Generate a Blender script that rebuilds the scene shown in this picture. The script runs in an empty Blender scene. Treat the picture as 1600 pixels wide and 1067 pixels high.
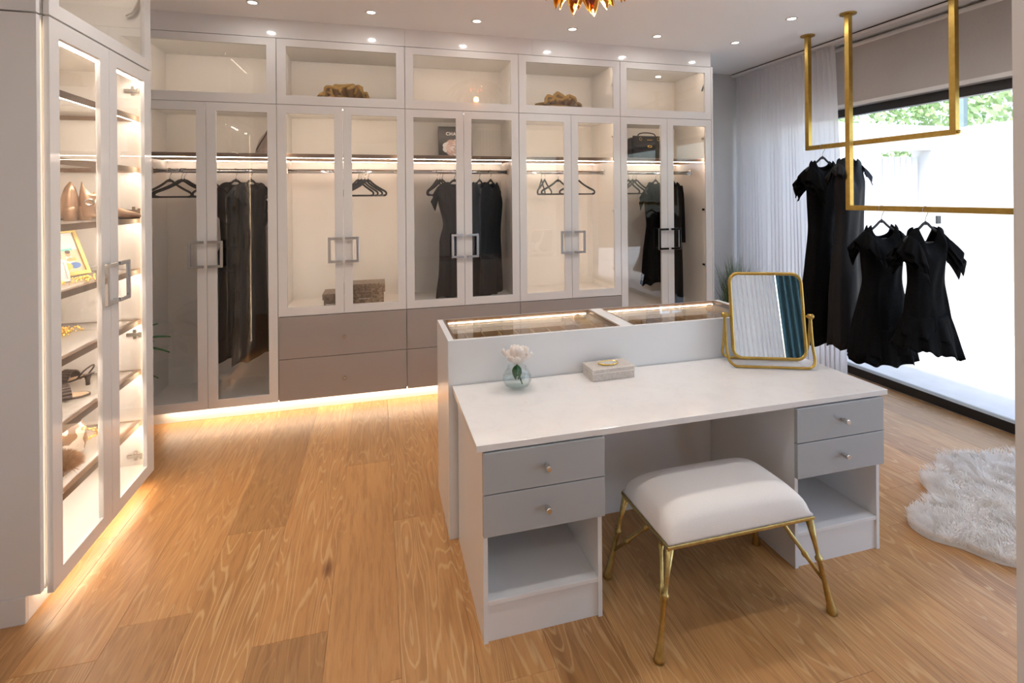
import bpy, bmesh, math, random
from math import sin, cos, pi, radians, sqrt
from mathutils import Vector, Matrix, noise

random.seed(7)
S = bpy.context.scene
C = S.collection

# ------------------------------------------------------------------ camera
F_PX, CX, CY, YAW, ROLL, EYE = 787.0, 800.0, 306.3, 0.2624, -0.0082, 1.70
cam_d = bpy.data.cameras.new('camera')
cam = bpy.data.objects.new('camera', cam_d)
C.objects.link(cam)
S.camera = cam
fw = Vector((sin(YAW), cos(YAW), 0))
r0 = Vector((cos(YAW), -sin(YAW), 0))
u0 = Vector((0, 0, 1))
rt = r0 * cos(ROLL) + u0 * sin(ROLL)
up = -r0 * sin(ROLL) + u0 * cos(ROLL)
m = Matrix((rt, up, -fw)).transposed().to_4x4()
m.translation = (0, 0, EYE)
cam.matrix_world = m
cam_d.sensor_fit = 'HORIZONTAL'
cam_d.sensor_width = 36
cam_d.lens = F_PX / 1600 * 36
cam_d.shift_x = 0
cam_d.shift_y = -(533.5 - CY) / 1600
cam_d.clip_start = 0.02

# ------------------------------------------------------------------ world, sun, exposure
S.view_settings.view_transform = 'Standard'
S.view_settings.look = 'None'
S.view_settings.gamma = 1
S.view_settings.use_curve_mapping = False
S.view_settings.exposure = 0.30
S.cycles.max_bounces = 12
S.cycles.diffuse_bounces = 6
S.cycles.glossy_bounces = 6
S.cycles.transparent_max_bounces = 32
S.cycles.transmission_bounces = 8
S.cycles.use_denoising = True
S.cycles.sample_clamp_indirect = 6
S.cycles.caustics_reflective = False

w = bpy.data.worlds.new('sky')
S.world = w
w.use_nodes = True
nt = w.node_tree
nt.nodes.clear()
sky = nt.nodes.new('ShaderNodeTexSky')
sky.sky_type = 'NISHITA'
sky.sun_disc = False
sky.sun_elevation = radians(58)
sky.sun_rotation = radians(250)
sky.dust_density = 3
sky.air_density = 1.0
bg = nt.nodes.new('ShaderNodeBackground')
bg.inputs['Strength'].default_value = 0.75
out = nt.nodes.new('ShaderNodeOutputWorld')
nt.links.new(sky.outputs[0], bg.inputs[0])
nt.links.new(bg.outputs[0], out.inputs[0])

def lamp(name, kind, loc, energy, color=(1, 1, 1), rot=(0, 0, 0), **kw):
    d = bpy.data.lights.new(name, kind)
    d.energy = energy
    d.color = color
    for k, v in kw.items():
        setattr(d, k, v)
    o = bpy.data.objects.new(name, d)
    C.objects.link(o)
    o.location = loc
    o.rotation_euler = rot
    return o

sun = lamp('sun', 'SUN', (0, 0, 12), 4.0, (1, .96, .9), angle=radians(3))
sun.rotation_euler = Vector((.14, .22, -.96)).to_track_quat('-Z', 'Y').to_euler()
WARM = (1.0, .70, .42)
SOFT = (1.0, .90, .78)
CEIL_W = 3.3

# ------------------------------------------------------------------ materials
MATS = {}
def mat(name, base=(.8, .8, .8), rough=.5, metal=0, spec=.5, emit=None, estr=0, sheen=0, coat=0, sss=0):
    m = bpy.data.materials.new(name)
    m.use_nodes = True
    b = m.node_tree.nodes['Principled BSDF']
    b.inputs['Base Color'].default_value = (*base, 1)
    b.inputs['Roughness'].default_value = rough
    b.inputs['Metallic'].default_value = metal
    b.inputs['Specular IOR Level'].default_value = spec
    if sheen:
        b.inputs['Sheen Weight'].default_value = sheen
    if coat:
        b.inputs['Coat Weight'].default_value = coat
        b.inputs['Coat Roughness'].default_value = .03
    if emit:
        b.inputs['Emission Color'].default_value = (*emit, 1)
        b.inputs['Emission Strength'].default_value = estr
    MATS[name] = m
    return m

def nodes(m):
    return m.node_tree.nodes, m.node_tree.links, m.node_tree.nodes['Principled BSDF']

def N(ns, typ, **kw):
    n = ns.new(typ)
    for k, v in kw.items():
        if k in ('operation', 'blend_type', 'data_type', 'feature', 'wave_type', 'bands_direction', 'noise_dimensions', 'distance'):
            setattr(n, k, v)
        else:
            n.inputs[k].default_value = v
    return n

def ramp(ns, stops, interp='LINEAR'):
    r = ns.new('ShaderNodeValToRGB')
    cr = r.color_ramp
    cr.interpolation = interp
    while len(cr.elements) < len(stops):
        cr.elements.new(.5)
    for e, (p, c) in zip(cr.elements, stops):
        e.position = p
        e.color = (*c, 1) if len(c) == 3 else c
    return r

def mottled(name, c1, c2, scale, rough=.5, metal=0, bump=0, detail=4, stretch=(1, 1, 1), lo=.35, hi=.65, **kw):
    m = mat(name, c1, rough, metal, **kw)
    ns, ln, b = nodes(m)
    tc = ns.new('ShaderNodeTexCoord')
    mp = ns.new('ShaderNodeMapping')
    mp.inputs['Scale'].default_value = stretch
    nz = N(ns, 'ShaderNodeTexNoise', Scale=scale, Detail=detail, Roughness=.6)
    rp = ramp(ns, [(lo, c1), (hi, c2)])
    ln.new(tc.outputs['Object'], mp.inputs[0]); ln.new(mp.outputs[0], nz.inputs['Vector'])
    ln.new(nz.outputs['Fac'], rp.inputs[0]); ln.new(rp.outputs[0], b.inputs['Base Color'])
    if bump:
        bp = N(ns, 'ShaderNodeBump', Strength=bump, Distance=.004)
        ln.new(nz.outputs['Fac'], bp.inputs['Height']); ln.new(bp.outputs[0], b.inputs['Normal'])
    return m

mat('white_lacquer', (.74, .73, .72), .09)
mat('panel_white', (.78, .77, .755), .35)
mat('interior_white', (.80, .775, .74), .38)
mat('island_white', (.76, .77, .78), .22)
mat('taupe_lacquer', (.35, .315, .30), .10)
mat('drawer_grey', (.40, .42, .435), .10)  # bluish cast of reflected daylight is mixed into this base colour
mat('shelf_brown', (.20, .135, .095), .28)
mat('soffit_glow_tint', (.36, .20, .09), .5)
mat('chrome', (.60, .61, .63), .10, 1)
mat('nickel', (.72, .70, .66), .24, 1)
mottled('brass', (.53, .355, .10), (.46, .295, .07), 30, .30, 1)
mottled('antique_brass', (.46, .34, .12), (.60, .46, .19), 40, .34, 1, bump=.1)
mat('gold', (.95, .66, .20), .16, 1)
mat('black_metal', (.012, .013, .015), .35)
mat('grey_metal', (.25, .30, .34), .35, .6)
mat('ceiling_paint', (.86, .855, .85), .75)
mottled('wall_paint', (.70, .695, .68), (.73, .72, .71), 3, .7)
mottled('grey_wall', (.55, .555, .55), (.58, .58, .575), 3, .7)
mat('jamb_paint', (.78, .74, .71), .45)
mottled('render_white', (.74, .74, .735), (.70, .70, .70), 4, .9)
mottled('patio_stone', (.70, .695, .69), (.63, .63, .625), 5, .8)
mat('led_warm', (1, .9, .7), .5, emit=(1, .84, .70), estr=34)
mat('led_cabinet', (1, .9, .7), .5, emit=(1, .84, .70), estr=50)
mat('led_toe', (1, .9, .7), .5, emit=(1, .82, .62), estr=22)
mat('led_side', (1, .9, .7), .5, emit=(1, .81, .65), estr=24)
mat('leak_glow', (1, .9, .7), .5, emit=(1, .84, .70), estr=1.6)
mat('led_case', (1, .9, .7), .5, emit=(1, .72, .46), estr=14)
mat('lens_glow', (1, .95, .85), .5, emit=(1, .9, .76), estr=9)
mat('bulb_glow', (1, .95, .85), .5, emit=(1, .86, .62), estr=12)
mat('black_velvet', (.010, .010, .011), .8, sheen=.2)
mat('black_plastic', (.012, .012, .013), .4)
mottled('black_fabric', (.0045, .0043, .0045), (.007, .0068, .007), 60, .9, bump=.15, spec=.06)
mottled('black_satin', (.012, .011, .012), (.014, .0135, .014), 50, .6, spec=.15)
mottled('charcoal_fabric', (.016, .016, .018), (.026, .026, .029), 50, .85, spec=.2)
mottled('seat_fabric', (.83, .79, .755), (.79, .75, .715), 260, .8, bump=.12, sheen=.2)
mottled('blind_fabric', (.50, .475, .455), (.47, .45, .43), 300, .85, stretch=(1, 1, .15))
mat('pot_grey', (.25, .25, .25), .6)
mottled('blade_green', (.05, .10, .03), (.10, .17, .06), 8, .5)
mottled('leaf_green', (.02, .10, .03), (.04, .16, .05), 6, .35)
mottled('tree_green', (.26, .40, .17), (.46, .58, .32), 1.3, .7)
mottled('bark', (.14, .10, .07), (.22, .17, .12), 8, .9)
mottled('coral_ochre', (.115, .058, .012), (.055, .027, .007), 14, .8, bump=.5)
mat('coral_rim', (.24, .14, .03), .8)
mottled('snake_skin', (.12, .085, .055), (.26, .20, .15), 55, .42, bump=.25, lo=.4, hi=.6)
mottled('shagreen', (.62, .57, .52), (.50, .45, .41), 70, .4, bump=.1)
mat('bone_trim', (.80, .74, .68), .4)
mottled('agate', (.62, .60, .56), (.40, .42, .42), 18, .12)
mottled('petal_white', (.95, .90, .86), (.92, .85, .80), 20, .6)
mottled('bronze_leather', (.34, .21, .135), (.48, .32, .22), 12, .34, .6)
mat('dark_lining', (.05, .035, .03), .7)
mat('dark_leather', (.045, .028, .022), .4)
mat('nude_insole', (.70, .50, .34), .5)
mottled('brown_fur', (.20, .10, .05), (.34, .19, .10), 30, .9)
mottled('white_fur', (.96, .925, .885), (.94, .90, .85), 12, .9)
mottled('cow_print', (.16, .10, .065), (.74, .66, .56), 14, .4, detail=1, lo=.52, hi=.56)
mottled('grey_hide', (.24, .19, .165), (.42, .35, .31), 10, .6)
mat('black_leather', (.010, .010, .011), .3)
mat('book_black', (.010, .010, .011), .3)
mat('print_white', (.85, .83, .80), .5)
mat('flower_pink', (.80, .62, .57), .6)
mat('flower_shade', (.62, .44, .40), .6)
mat('frame_gold', (.80, .60, .26), .3, .7)
mat('frame_white', (.85, .82, .76), .4)
mat('photo_sand', (.70, .57, .40), .4)
mat('photo_sky', (.72, .76, .78), .4)
mat('photo_sea', (.16, .60, .60), .4)
mat('photo_skin', (.68, .36, .20), .4)
mat('photo_blue', (.10, .22, .52), .4)
mat('photo_yellow', (.80, .52, .14), .4)
mat('photo_dark', (.08, .05, .04), .4)
mat('subfloor', (.16, .09, .045), .9)
mat('cloth_teal', (.06, .16, .22), .8)
mottled('tray_velvet', (.15, .08, .04), (.19, .10, .055), 60, .75)
mat('grey_velvet', (.30, .285, .275), .7)
mat('soft_gold', (.85, .62, .34), .5, .3)
mat('roll_gold', (.60, .40, .17), .55)
mat('sky_mirror', (.93, .94, .95), .01, 1)
mat('keypad_dark', (.03, .035, .04), .4)

# thin clear glass: see-through with a Fresnel reflection on every face
def glass(name, tint=(.985, .99, .99), ior=1.5, rough=0.0, frost=0):
    m = bpy.data.materials.new(name)
    m.use_nodes = True
    ns, ln = m.node_tree.nodes, m.node_tree.links
    ns.clear()
    o = ns.new('ShaderNodeOutputMaterial')
    mx = ns.new('ShaderNodeMixShader')
    fr = N(ns, 'ShaderNodeFresnel', IOR=ior)
    t = ns.new('ShaderNodeBsdfTransparent')
    t.inputs[0].default_value = (*tint, 1)
    g = ns.new('ShaderNodeBsdfGlossy')
    g.inputs['Roughness'].default_value = rough
    ge = ns.new('ShaderNodeNewGeometry')          # same reflection on the far face as on the near one
    iv = N(ns, 'ShaderNodeMapRange'); iv.inputs['To Min'].default_value = ior; iv.inputs['To Max'].default_value = 1 / ior
    ln.new(ge.outputs['Backfacing'], iv.inputs['Value']); ln.new(iv.outputs[0], fr.inputs['IOR'])
    ln.new(fr.outputs[0], mx.inputs[0]); ln.new(t.outputs[0], mx.inputs[1]); ln.new(g.outputs[0], mx.inputs[2])
    if frost:
        df = ns.new('ShaderNodeBsdfDiffuse'); df.inputs[0].default_value = (.85, .83, .80, 1)
        tl = ns.new('ShaderNodeBsdfTranslucent'); tl.inputs[0].default_value = (.85, .83, .80, 1)
        m1 = ns.new('ShaderNodeMixShader'); m1.inputs[0].default_value = .5
        m2 = ns.new('ShaderNodeMixShader'); m2.inputs[0].default_value = frost
        ln.new(df.outputs[0], m1.inputs[1]); ln.new(tl.outputs[0], m1.inputs[2])
        ln.new(mx.outputs[0], m2.inputs[1]); ln.new(m1.outputs[0], m2.inputs[2]); mx = m2
    ln.new(mx.outputs[0], o.inputs[0])
    MATS[name] = m
glass('door_glass', (.965, .965, .965), 1.52)
glass('window_glass', (.97, .985, .98), 1.45)
glass('shelf_glass', (.97, .97, .965), 1.45, frost=.35)
glass('vase_glass', (.97, .985, .98), 1.6)
glass('water', (.95, .98, .975), 1.2)
glass('amber_glass', (.80, .50, .17), 1.6, .05)

def sheer():
    m = bpy.data.materials.new('sheer')
    m.use_nodes = True
    ns, ln = m.node_tree.nodes, m.node_tree.links
    ns.clear()
    o = ns.new('ShaderNodeOutputMaterial')
    d = ns.new('ShaderNodeBsdfDiffuse'); d.inputs[0].default_value = (.86, .84, .84, 1)
    t = ns.new('ShaderNodeBsdfTranslucent'); t.inputs[0].default_value = (.84, .84, .86, 1)
    tr = ns.new('ShaderNodeBsdfTransparent')
    a = ns.new('ShaderNodeMixShader'); a.inputs[0].default_value = .62
    b = ns.new('ShaderNodeMixShader'); b.inputs[0].default_value = .14
    ln.new(d.outputs[0], a.inputs[1]); ln.new(t.outputs[0], a.inputs[2])
    ln.new(a.outputs[0], b.inputs[1]); ln.new(tr.outputs[0], b.inputs[2])
    ln.new(b.outputs[0], o.inputs[0])
    MATS['sheer'] = m
sheer()

def furry(name, amount):
    m = MATS[name]
    ns, ln, b = nodes(m)
    t = ns.new('ShaderNodeBsdfTranslucent')
    src = b.inputs['Base Color'].links[0].from_socket
    ln.new(src, t.inputs[0])
    mx = ns.new('ShaderNodeMixShader'); mx.inputs[0].default_value = amount
    o = [n for n in ns if n.type == 'OUTPUT_MATERIAL'][0]
    ln.new(b.outputs[0], mx.inputs[1]); ln.new(t.outputs[0], mx.inputs[2]); ln.new(mx.outputs[0], o.inputs[0])
furry('white_fur', .5)
furry('petal_white', .25)
mottled('drape_cloth', (.80, .81, .81), (.76, .77, .78), 3, .9)
furry('drape_cloth', .10)

def oak():
    m = mat('oak_plank', (.45, .26, .12), .36)
    ns, ln, b = nodes(m)
    tc = ns.new('ShaderNodeTexCoord'); oi = ns.new('ShaderNodeObjectInfo')
    off = ns.new('ShaderNodeVectorMath'); off.operation = 'SCALE'
    off.inputs[0].default_value = (17.3, 41.7, 5.1)
    ln.new(oi.outputs['Random'], off.inputs['Scale'])
    add = ns.new('ShaderNodeVectorMath'); add.operation = 'ADD'
    ln.new(tc.outputs['Object'], add.inputs[0]); ln.new(off.outputs[0], add.inputs[1])
    def mapped(sc):
        mp = ns.new('ShaderNodeMapping'); mp.inputs['Scale'].default_value = sc
        ln.new(add.outputs[0], mp.inputs[0]); return mp
    # contour lines of a stretched noise field read as cathedral grain
    m1 = mapped((6.5, .62, 1)); n1 = N(ns, 'ShaderNodeTexNoise', Scale=1.0, Detail=2.0, Roughness=.45, Distortion=.25)
    ln.new(m1.outputs[0], n1.inputs['Vector'])
    m2 = mapped((60, 5, 1)); n2 = N(ns, 'ShaderNodeTexNoise', Scale=1.0, Detail=3.0, Roughness=.6)
    ln.new(m2.outputs[0], n2.inputs['Vector'])
    mul = N(ns, 'ShaderNodeMath', operation='MULTIPLY'); mul.inputs[1].default_value = 26
    ln.new(n1.outputs['Fac'], mul.inputs[0])
    j = N(ns, 'ShaderNodeMath', operation='MULTIPLY_ADD'); j.inputs[1].default_value = .45
    ln.new(n2.outputs['Fac'], j.inputs[0]); ln.new(mul.outputs[0], j.inputs[2])
    fr = N(ns, 'ShaderNodeMath', operation='PINGPONG'); fr.inputs[1].default_value = .5
    ln.new(j.outputs[0], fr.inputs[0])
    lines = ramp(ns, [(0.0, (1, 1, 1)), (.07, (.8, .8, .8)), (.15, (0, 0, 0)), (1, (0, 0, 0))])
    ln.new(fr.outputs[0], lines.inputs[0])
    # broad tone, and pores
    m3 = mapped((3, .5, 1)); n3 = N(ns, 'ShaderNodeTexNoise', Scale=1.0, Detail=3.0, Roughness=.5)
    ln.new(m3.outputs[0], n3.inputs['Vector'])
    base = ramp(ns, [(.3, (.43, .212, .074)), (.7, (.54, .288, .110))])
    ln.new(n3.outputs['Fac'], base.inputs[0])
    tone = ramp(ns, [(0, (.74, .72, .70)), (.3, (.95, .93, .9)), (.6, (1.12, 1.12, 1.12)), (.8, (1.0, .94, .86)), (1, (.84, .82, .82))])
    ln.new(oi.outputs['Random'], tone.inputs[0])
    mx0 = ns.new('ShaderNodeMix'); mx0.data_type = 'RGBA'; mx0.blend_type = 'MULTIPLY'; mx0.inputs[0].default_value = 1
    ln.new(base.outputs[0], mx0.inputs[6]); ln.new(tone.outputs[0], mx0.inputs[7])
    pores = ramp(ns, [(.36, (.72, .68, .64)), (.55, (1, 1, 1))])
    ln.new(n2.outputs['Fac'], pores.inputs[0])
    mx1 = ns.new('ShaderNodeMix'); mx1.data_type = 'RGBA'; mx1.blend_type = 'MULTIPLY'; mx1.inputs[0].default_value = .75
    ln.new(mx0.outputs[2], mx1.inputs[6]); ln.new(pores.outputs[0], mx1.inputs[7])
    sg = N(ns, 'ShaderNodeMath', operation='MULTIPLY'); sg.inputs[1].default_value = 7.31
    ln.new(oi.outputs['Random'], sg.inputs[0])
    sf = N(ns, 'ShaderNodeMath', operation='FRACT'); ln.new(sg.outputs[0], sf.inputs[0])
    sr = N(ns, 'ShaderNodeMapRange'); sr.inputs['To Min'].default_value = .12; sr.inputs['To Max'].default_value = .72
    ln.new(sf.outputs[0], sr.inputs['Value'])
    lf = N(ns, 'ShaderNodeMath', operation='MULTIPLY')
    ln.new(lines.outputs[0], lf.inputs[0]); ln.new(sr.outputs[0], lf.inputs[1])
    mx2 = ns.new('ShaderNodeMix'); mx2.data_type = 'RGBA'
    mx2.inputs[7].default_value = (.66, .43, .21, 1)
    ln.new(lf.outputs[0], mx2.inputs[0]); ln.new(mx1.outputs[2], mx2.inputs[6])
    # knots
    m4 = mapped((3.2, 1.25, 1)); vo = N(ns, 'ShaderNodeTexVoronoi', Scale=1.0)
    ln.new(m4.outputs[0], vo.inputs['Vector'])
    kn = ramp(ns, [(0, (.25, .16, .1)), (.045, (.5, .4, .32)), (.10, (1, 1, 1))])
    ln.new(vo.outputs['Distance'], kn.inputs[0])
    mx3 = ns.new('ShaderNodeMix'); mx3.data_type = 'RGBA'; mx3.blend_type = 'MULTIPLY'; mx3.inputs[0].default_value = .85
    ln.new(mx2.outputs[2], mx3.inputs[6]); ln.new(kn.outputs[0], mx3.inputs[7])
    ln.new(mx3.outputs[2], b.inputs['Base Color'])
    bp = N(ns, 'ShaderNodeBump', Strength=.12, Distance=.002)
    ln.new(lines.outputs[0], bp.inputs['Height']); ln.new(bp.outputs[0], b.inputs['Normal'])
oak()

def quartz():
    m = mat('quartz', (.72, .68, .66), .13)
    ns, ln, b = nodes(m)
    tc = ns.new('ShaderNodeTexCoord')
    n1 = N(ns, 'ShaderNodeTexNoise', Scale=9.0, Detail=6.0, Roughness=.65, Distortion=.6)
    ln.new(tc.outputs['Object'], n1.inputs['Vector'])
    r1 = ramp(ns, [(.3, (.735, .715, .70)), (.5, (.77, .75, .735)), (.7, (.785, .768, .755))])
    ln.new(n1.outputs['Fac'], r1.inputs[0])
    n2 = N(ns, 'ShaderNodeTexNoise', Scale=26.0, Detail=5.0, Roughness=.7, Distortion=1.2)
    ln.new(tc.outputs['Object'], n2.inputs['Vector'])
    r2 = ramp(ns, [(.30, (.74, .73, .74)), (.37, (1, 1, 1))])
    ln.new(n2.outputs['Fac'], r2.inputs[0])
    mx = ns.new('ShaderNodeMix'); mx.data_type = 'RGBA'; mx.blend_type = 'MULTIPLY'; mx.inputs[0].default_value = .7
    ln.new(r1.outputs[0], mx.inputs[6]); ln.new(r2.outputs[0], mx.inputs[7])
    ln.new(mx.outputs[2], b.inputs['Base Color'])
quartz()

# ------------------------------------------------------------------ mesh helpers
class MB:
    def __init__(s):
        s.v, s.f, s.mi = [], [], []
    def add(s, v, f, mi=0):
        n = len(s.v)
        s.v += [tuple(p) for p in v]
        s.f += [tuple(i + n for i in q) for q in f]
        s.mi += [mi] * len(f)
        return s
    def box(s, x0, x1, y0, y1, z0, z1, mi=0):
        return s.add([(x0, y0, z0), (x1, y0, z0), (x1, y1, z0), (x0, y1, z0), (x0, y0, z1), (x1, y0, z1), (x1, y1, z1), (x0, y1, z1)],
                     [(0, 3, 2, 1), (4, 5, 6, 7), (0, 1, 5, 4), (1, 2, 6, 5), (2, 3, 7, 6), (3, 0, 4, 7)], mi)
    def frame(s, x0, x1, y0, y1, z0, z1, l, r, b, t, mi=0):
        o = [(x0, z0), (x1, z0), (x1, z1), (x0, z1)]
        i = [(x0 + l, z0 + b), (x1 - r, z0 + b), (x1 - r, z1 - t), (x0 + l, z1 - t)]
        v = [(x, y, z) for y in (y0, y1) for x, z in o + i]
        f = []
        for k in range(4):
            n = (k + 1) % 4
            f += [(k, n, 4 + n, 4 + k), (8 + n, 8 + k, 12 + k, 12 + n), (n, k, 8 + k, 8 + n), (4 + k, 4 + n, 12 + n, 12 + k)]
        return s.add(v, f, mi)
    def poly(s, pts, y0, y1, mi=0):                       # outline in (x, z), pushed along y
        n = len(pts)
        v = [(x, y0, z) for x, z in pts] + [(x, y1, z) for x, z in pts]
        f = [tuple(range(n)), tuple(range(2 * n - 1, n - 1, -1))]
        for k in range(n):
            q = (k + 1) % n
            f.append((q, k, n + k, n + q))
        return s.add(v, f, mi)
    def tube(s, pts, rad, seg=8, closed=False, mi=0, flat=None):
        pts = [Vector(p) for p in pts]
        n = len(pts)
        rr = rad if isinstance(rad, (list, tuple)) else [rad] * n
        rings, prev = [], None
        for i, p in enumerate(pts):
            a = pts[(i - 1) % n] if closed or i else p
            b = pts[(i + 1) % n] if closed or i < n - 1 else p
            t = (b - a).normalized()
            if prev is None:
                ref = Vector((0, 0, 1)) if abs(t.z) < .9 else Vector((0, 1, 0))
                nn = (ref - t * ref.dot(t)).normalized()
            else:
                nn = prev - t * prev.dot(t)
                nn = nn.normalized() if nn.length > 1e-6 else t.orthogonal().normalized()
            prev = nn
            bb = t.cross(nn)
            k1, k2 = (1, 1) if flat is None else flat
            rings.append([p + nn * (cos(2 * pi * k / seg) * rr[i] * k1) + bb * (sin(2 * pi * k / seg) * rr[i] * k2) for k in range(seg)])
        return s.loft(rings, closed, mi)
    def loft(s, rings, closed=False, mi=0, caps=True):
        n, seg = len(rings), len(rings[0])
        v = [p for r in rings for p in r]
        f = []
        for i in range(n if closed else n - 1):
            q = (i + 1) % n
            for k in range(seg):
                l = (k + 1) % seg
                f.append((i * seg + k, i * seg + l, q * seg + l, q * seg + k))
        if not closed and caps:
            f += [tuple(range(seg - 1, -1, -1)), tuple((n - 1) * seg + k for k in range(seg))]
        return s.add(v, f, mi)
    def lathe(s, prof, c=(0, 0, 0), seg=24, mi=0, caps=True):
        rings = [[(c[0] + r * cos(2 * pi * k / seg), c[1] + r * sin(2 * pi * k / seg), c[2] + z) for k in range(seg)] for r, z in prof]
        return s.loft(rings, False, mi, caps)
    def grid(s, fn, nu, nv, mi=0, wrap=False):
        v = [fn(i / nu, j / nv) for j in range(nv + 1) for i in range(nu + (0 if wrap else 1))]
        k = nu if wrap else nu + 1
        f = [(j * k + i, j * k + (i + 1) % k, (j + 1) * k + (i + 1) % k, (j + 1) * k + i) for j in range(nv) for i in range(nu)]
        return s.add(v, f, mi)
    def xf(s, M):
        s.v = [tuple(M @ Vector(p)) for p in s.v]
        return s
    def obj(s, name, mats, parent=None, smooth=False, bevel=0, solid=0, kind=None, label=None, subsurf=0):
        me = bpy.data.meshes.new(name)
        me.from_pydata(s.v, [], s.f)
        for q in ([mats] if isinstance(mats, str) else mats):
            me.materials.append(MATS[q])
        me.polygons.foreach_set('material_index', s.mi)
        me.polygons.foreach_set('use_smooth', [smooth] * len(s.f))
        me.update()
        o = bpy.data.objects.new(name, me)
        C.objects.link(o)
        if parent is not None:
            o.parent = parent
        if solid:
            q = o.modifiers.new('solid', 'SOLIDIFY'); q.thickness = solid; q.offset = 0
        if bevel:
            q = o.modifiers.new('bevel', 'BEVEL'); q.width = bevel; q.segments = 2; q.limit_method = 'ANGLE'
        if subsurf:
            q = o.modifiers.new('sub', 'SUBSURF'); q.levels = subsurf; q.render_levels = subsurf
        if kind: o['kind'] = kind
        if label: o['label'] = label
        return o

def empty(name, label, cat, loc=(0, 0, 0), rz=0, group=None):
    o = bpy.data.objects.new(name, None)
    C.objects.link(o)
    o.location = loc
    o.rotation_euler = (0, 0, rz)
    o.empty_display_size = .05
    return tag(o, label, cat, group)
def tag(o, label, cat, group=None):
    o['label'] = label; o['category'] = cat
    if group: o['group'] = group
    return o
def struct(mb, name, m, **kw):
    o = mb.obj(name, m, **kw)
    o['kind'] = 'structure'
    return o
def interp(tab, t):
    for (a, va), (b, vb) in zip(tab, tab[1:]):
        if t <= b:
            k = (t - a) / (b - a) if b > a else 0
            k = max(0, min(1, k)); k = k * k * (3 - 2 * k) * .5 + k * .5
            return va + (vb - va) * k
    return tab[-1][1]
def copy_tree(o, parent=None):
    c = o.copy(); C.objects.link(c)
    if parent is not None: c.parent = parent
    for ch in list(o.children): copy_tree(ch, c)
    return c
def smoothpath(pts, n=6):
    P = [Vector(p) for p in pts]
    out = []
    for i in range(len(P) - 1):
        p0, p1, p2, p3 = P[max(i - 1, 0)], P[i], P[i + 1], P[min(i + 2, len(P) - 1)]
        for k in range(n):
            t = k / n
            out.append(.5 * ((2 * p1) + (p2 - p0) * t + (2 * p0 - 5 * p1 + 4 * p2 - p3) * t * t + (3 * p1 - p0 - 3 * p2 + p3) * t ** 3))
    out.append(P[-1])
    return out
def roundrect(w, h, r, n=6):
    pts = []
    for cx, cz, a0 in ((w / 2 - r, h / 2 - r, 0), (-w / 2 + r, h / 2 - r, 90), (-w / 2 + r, -h / 2 + r, 180), (w / 2 - r, -h / 2 + r, 270)):
        for k in range(n + 1):
            a = radians(a0 + 90 * k / n)
            pts.append((cx + r * cos(a), cz + r * sin(a)))
    return pts

# ------------------------------------------------------------------ room shell
XL, XR, YB, CZ = -1.95, 4.30, 5.03, 3.10
floor = struct(MB().box(XL - .1, XR + .02, -1.7, YB + .1, -.06, -.014), 'floor', 'subfloor')
# oak planks, one object each, running away from the camera
seeds = {-1.01: [2.34], -.74: [2.83], -.467: [2.10], -.197: [3.35], .073: [1.30, 2.72]}
PW, x, col = .2705, -1.01 - 4 * .2705, 0
rnd = random.Random(21)
while x < XR:
    x1 = min(x + PW, XR)
    key = min(seeds, key=lambda q: abs(q - x))
    ys = sorted(seeds[key]) if abs(key - x) < .02 else [rnd.uniform(.4, 2.2)]
    while ys[0] > -1.5: ys.insert(0, ys[0] - rnd.uniform(1.35, 2.1))
    while ys[-1] < YB: ys.append(ys[-1] + rnd.uniform(1.35, 2.1))
    for ya, yb in zip(ys, ys[1:]):
        ya, yb = max(ya, -1.65), min(yb, YB + .05)
        if yb - ya < .15: continue
        xm, ym = (x + x1) / 2, (ya + yb) / 2
        hx, hy, g = (x1 - x) / 2 - .0003, (yb - ya) / 2 - .0003, .0009
        mb = MB()
        mb.add([(-hx, -hy, -.014), (hx, -hy, -.014), (hx, hy, -.014), (-hx, hy, -.014), (-hx, -hy, -g), (hx, -hy, -g), (hx, hy, -g), (-hx, hy, -g),
                (-hx + g, -hy + g, 0), (hx - g, -hy + g, 0), (hx - g, hy - g, 0), (-hx + g, hy - g, 0)],
               [(8, 9, 10, 11)] + [(a, b, b + 4, a + 4) for a, b in ((0, 1), (1, 2), (2, 3), (3, 0), (4, 5), (5, 6), (6, 7), (7, 4))])
        p = mb.obj('plank', 'oak_plank', floor)
        p.location = (xm, ym, 0)
    x += PW
struct(MB().box(XL - .1, 4.75, -1.7, YB + .3, CZ, CZ + .25), 'ceiling', 'ceiling_paint')
struct(MB().box(XL - .1, 4.6, YB, YB + .15, 0, CZ), 'wall_back', 'grey_wall')
struct(MB().box(XL - .12, XL, -1.7, YB, 0, CZ), 'wall_left', 'wall_paint')
struct(MB().box(XL, 1.0, -1.72, -1.6, 0, CZ).box(3.8, 4.6, -1.72, -1.6, 0, CZ).box(1.0, 3.8, -1.72, -1.6, 2.6, CZ).box(1.0, 3.8, -1.72, -1.6, 0, .1), 'wall_hall', 'wall_paint')
wo2 = struct(MB().frame(1.0, 3.8, -1.70, -1.64, .1, 2.6, .05, .05, .05, .05), 'window_added', 'black_metal')  # unseen opening added to backlight the drape and brighten the desk front
MB().box(1.05, 3.75, -1.674, -1.666, .15, 2.55).obj('pane', 'window_glass', wo2)
struct(MB().box(XL, -.42, .38, .50, 0, CZ).box(-.42, .8625, .38, .50, 2.55, CZ).box(.8625, 1.22, .38, .50, 0, CZ), 'wall_front', 'jamb_paint')
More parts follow.
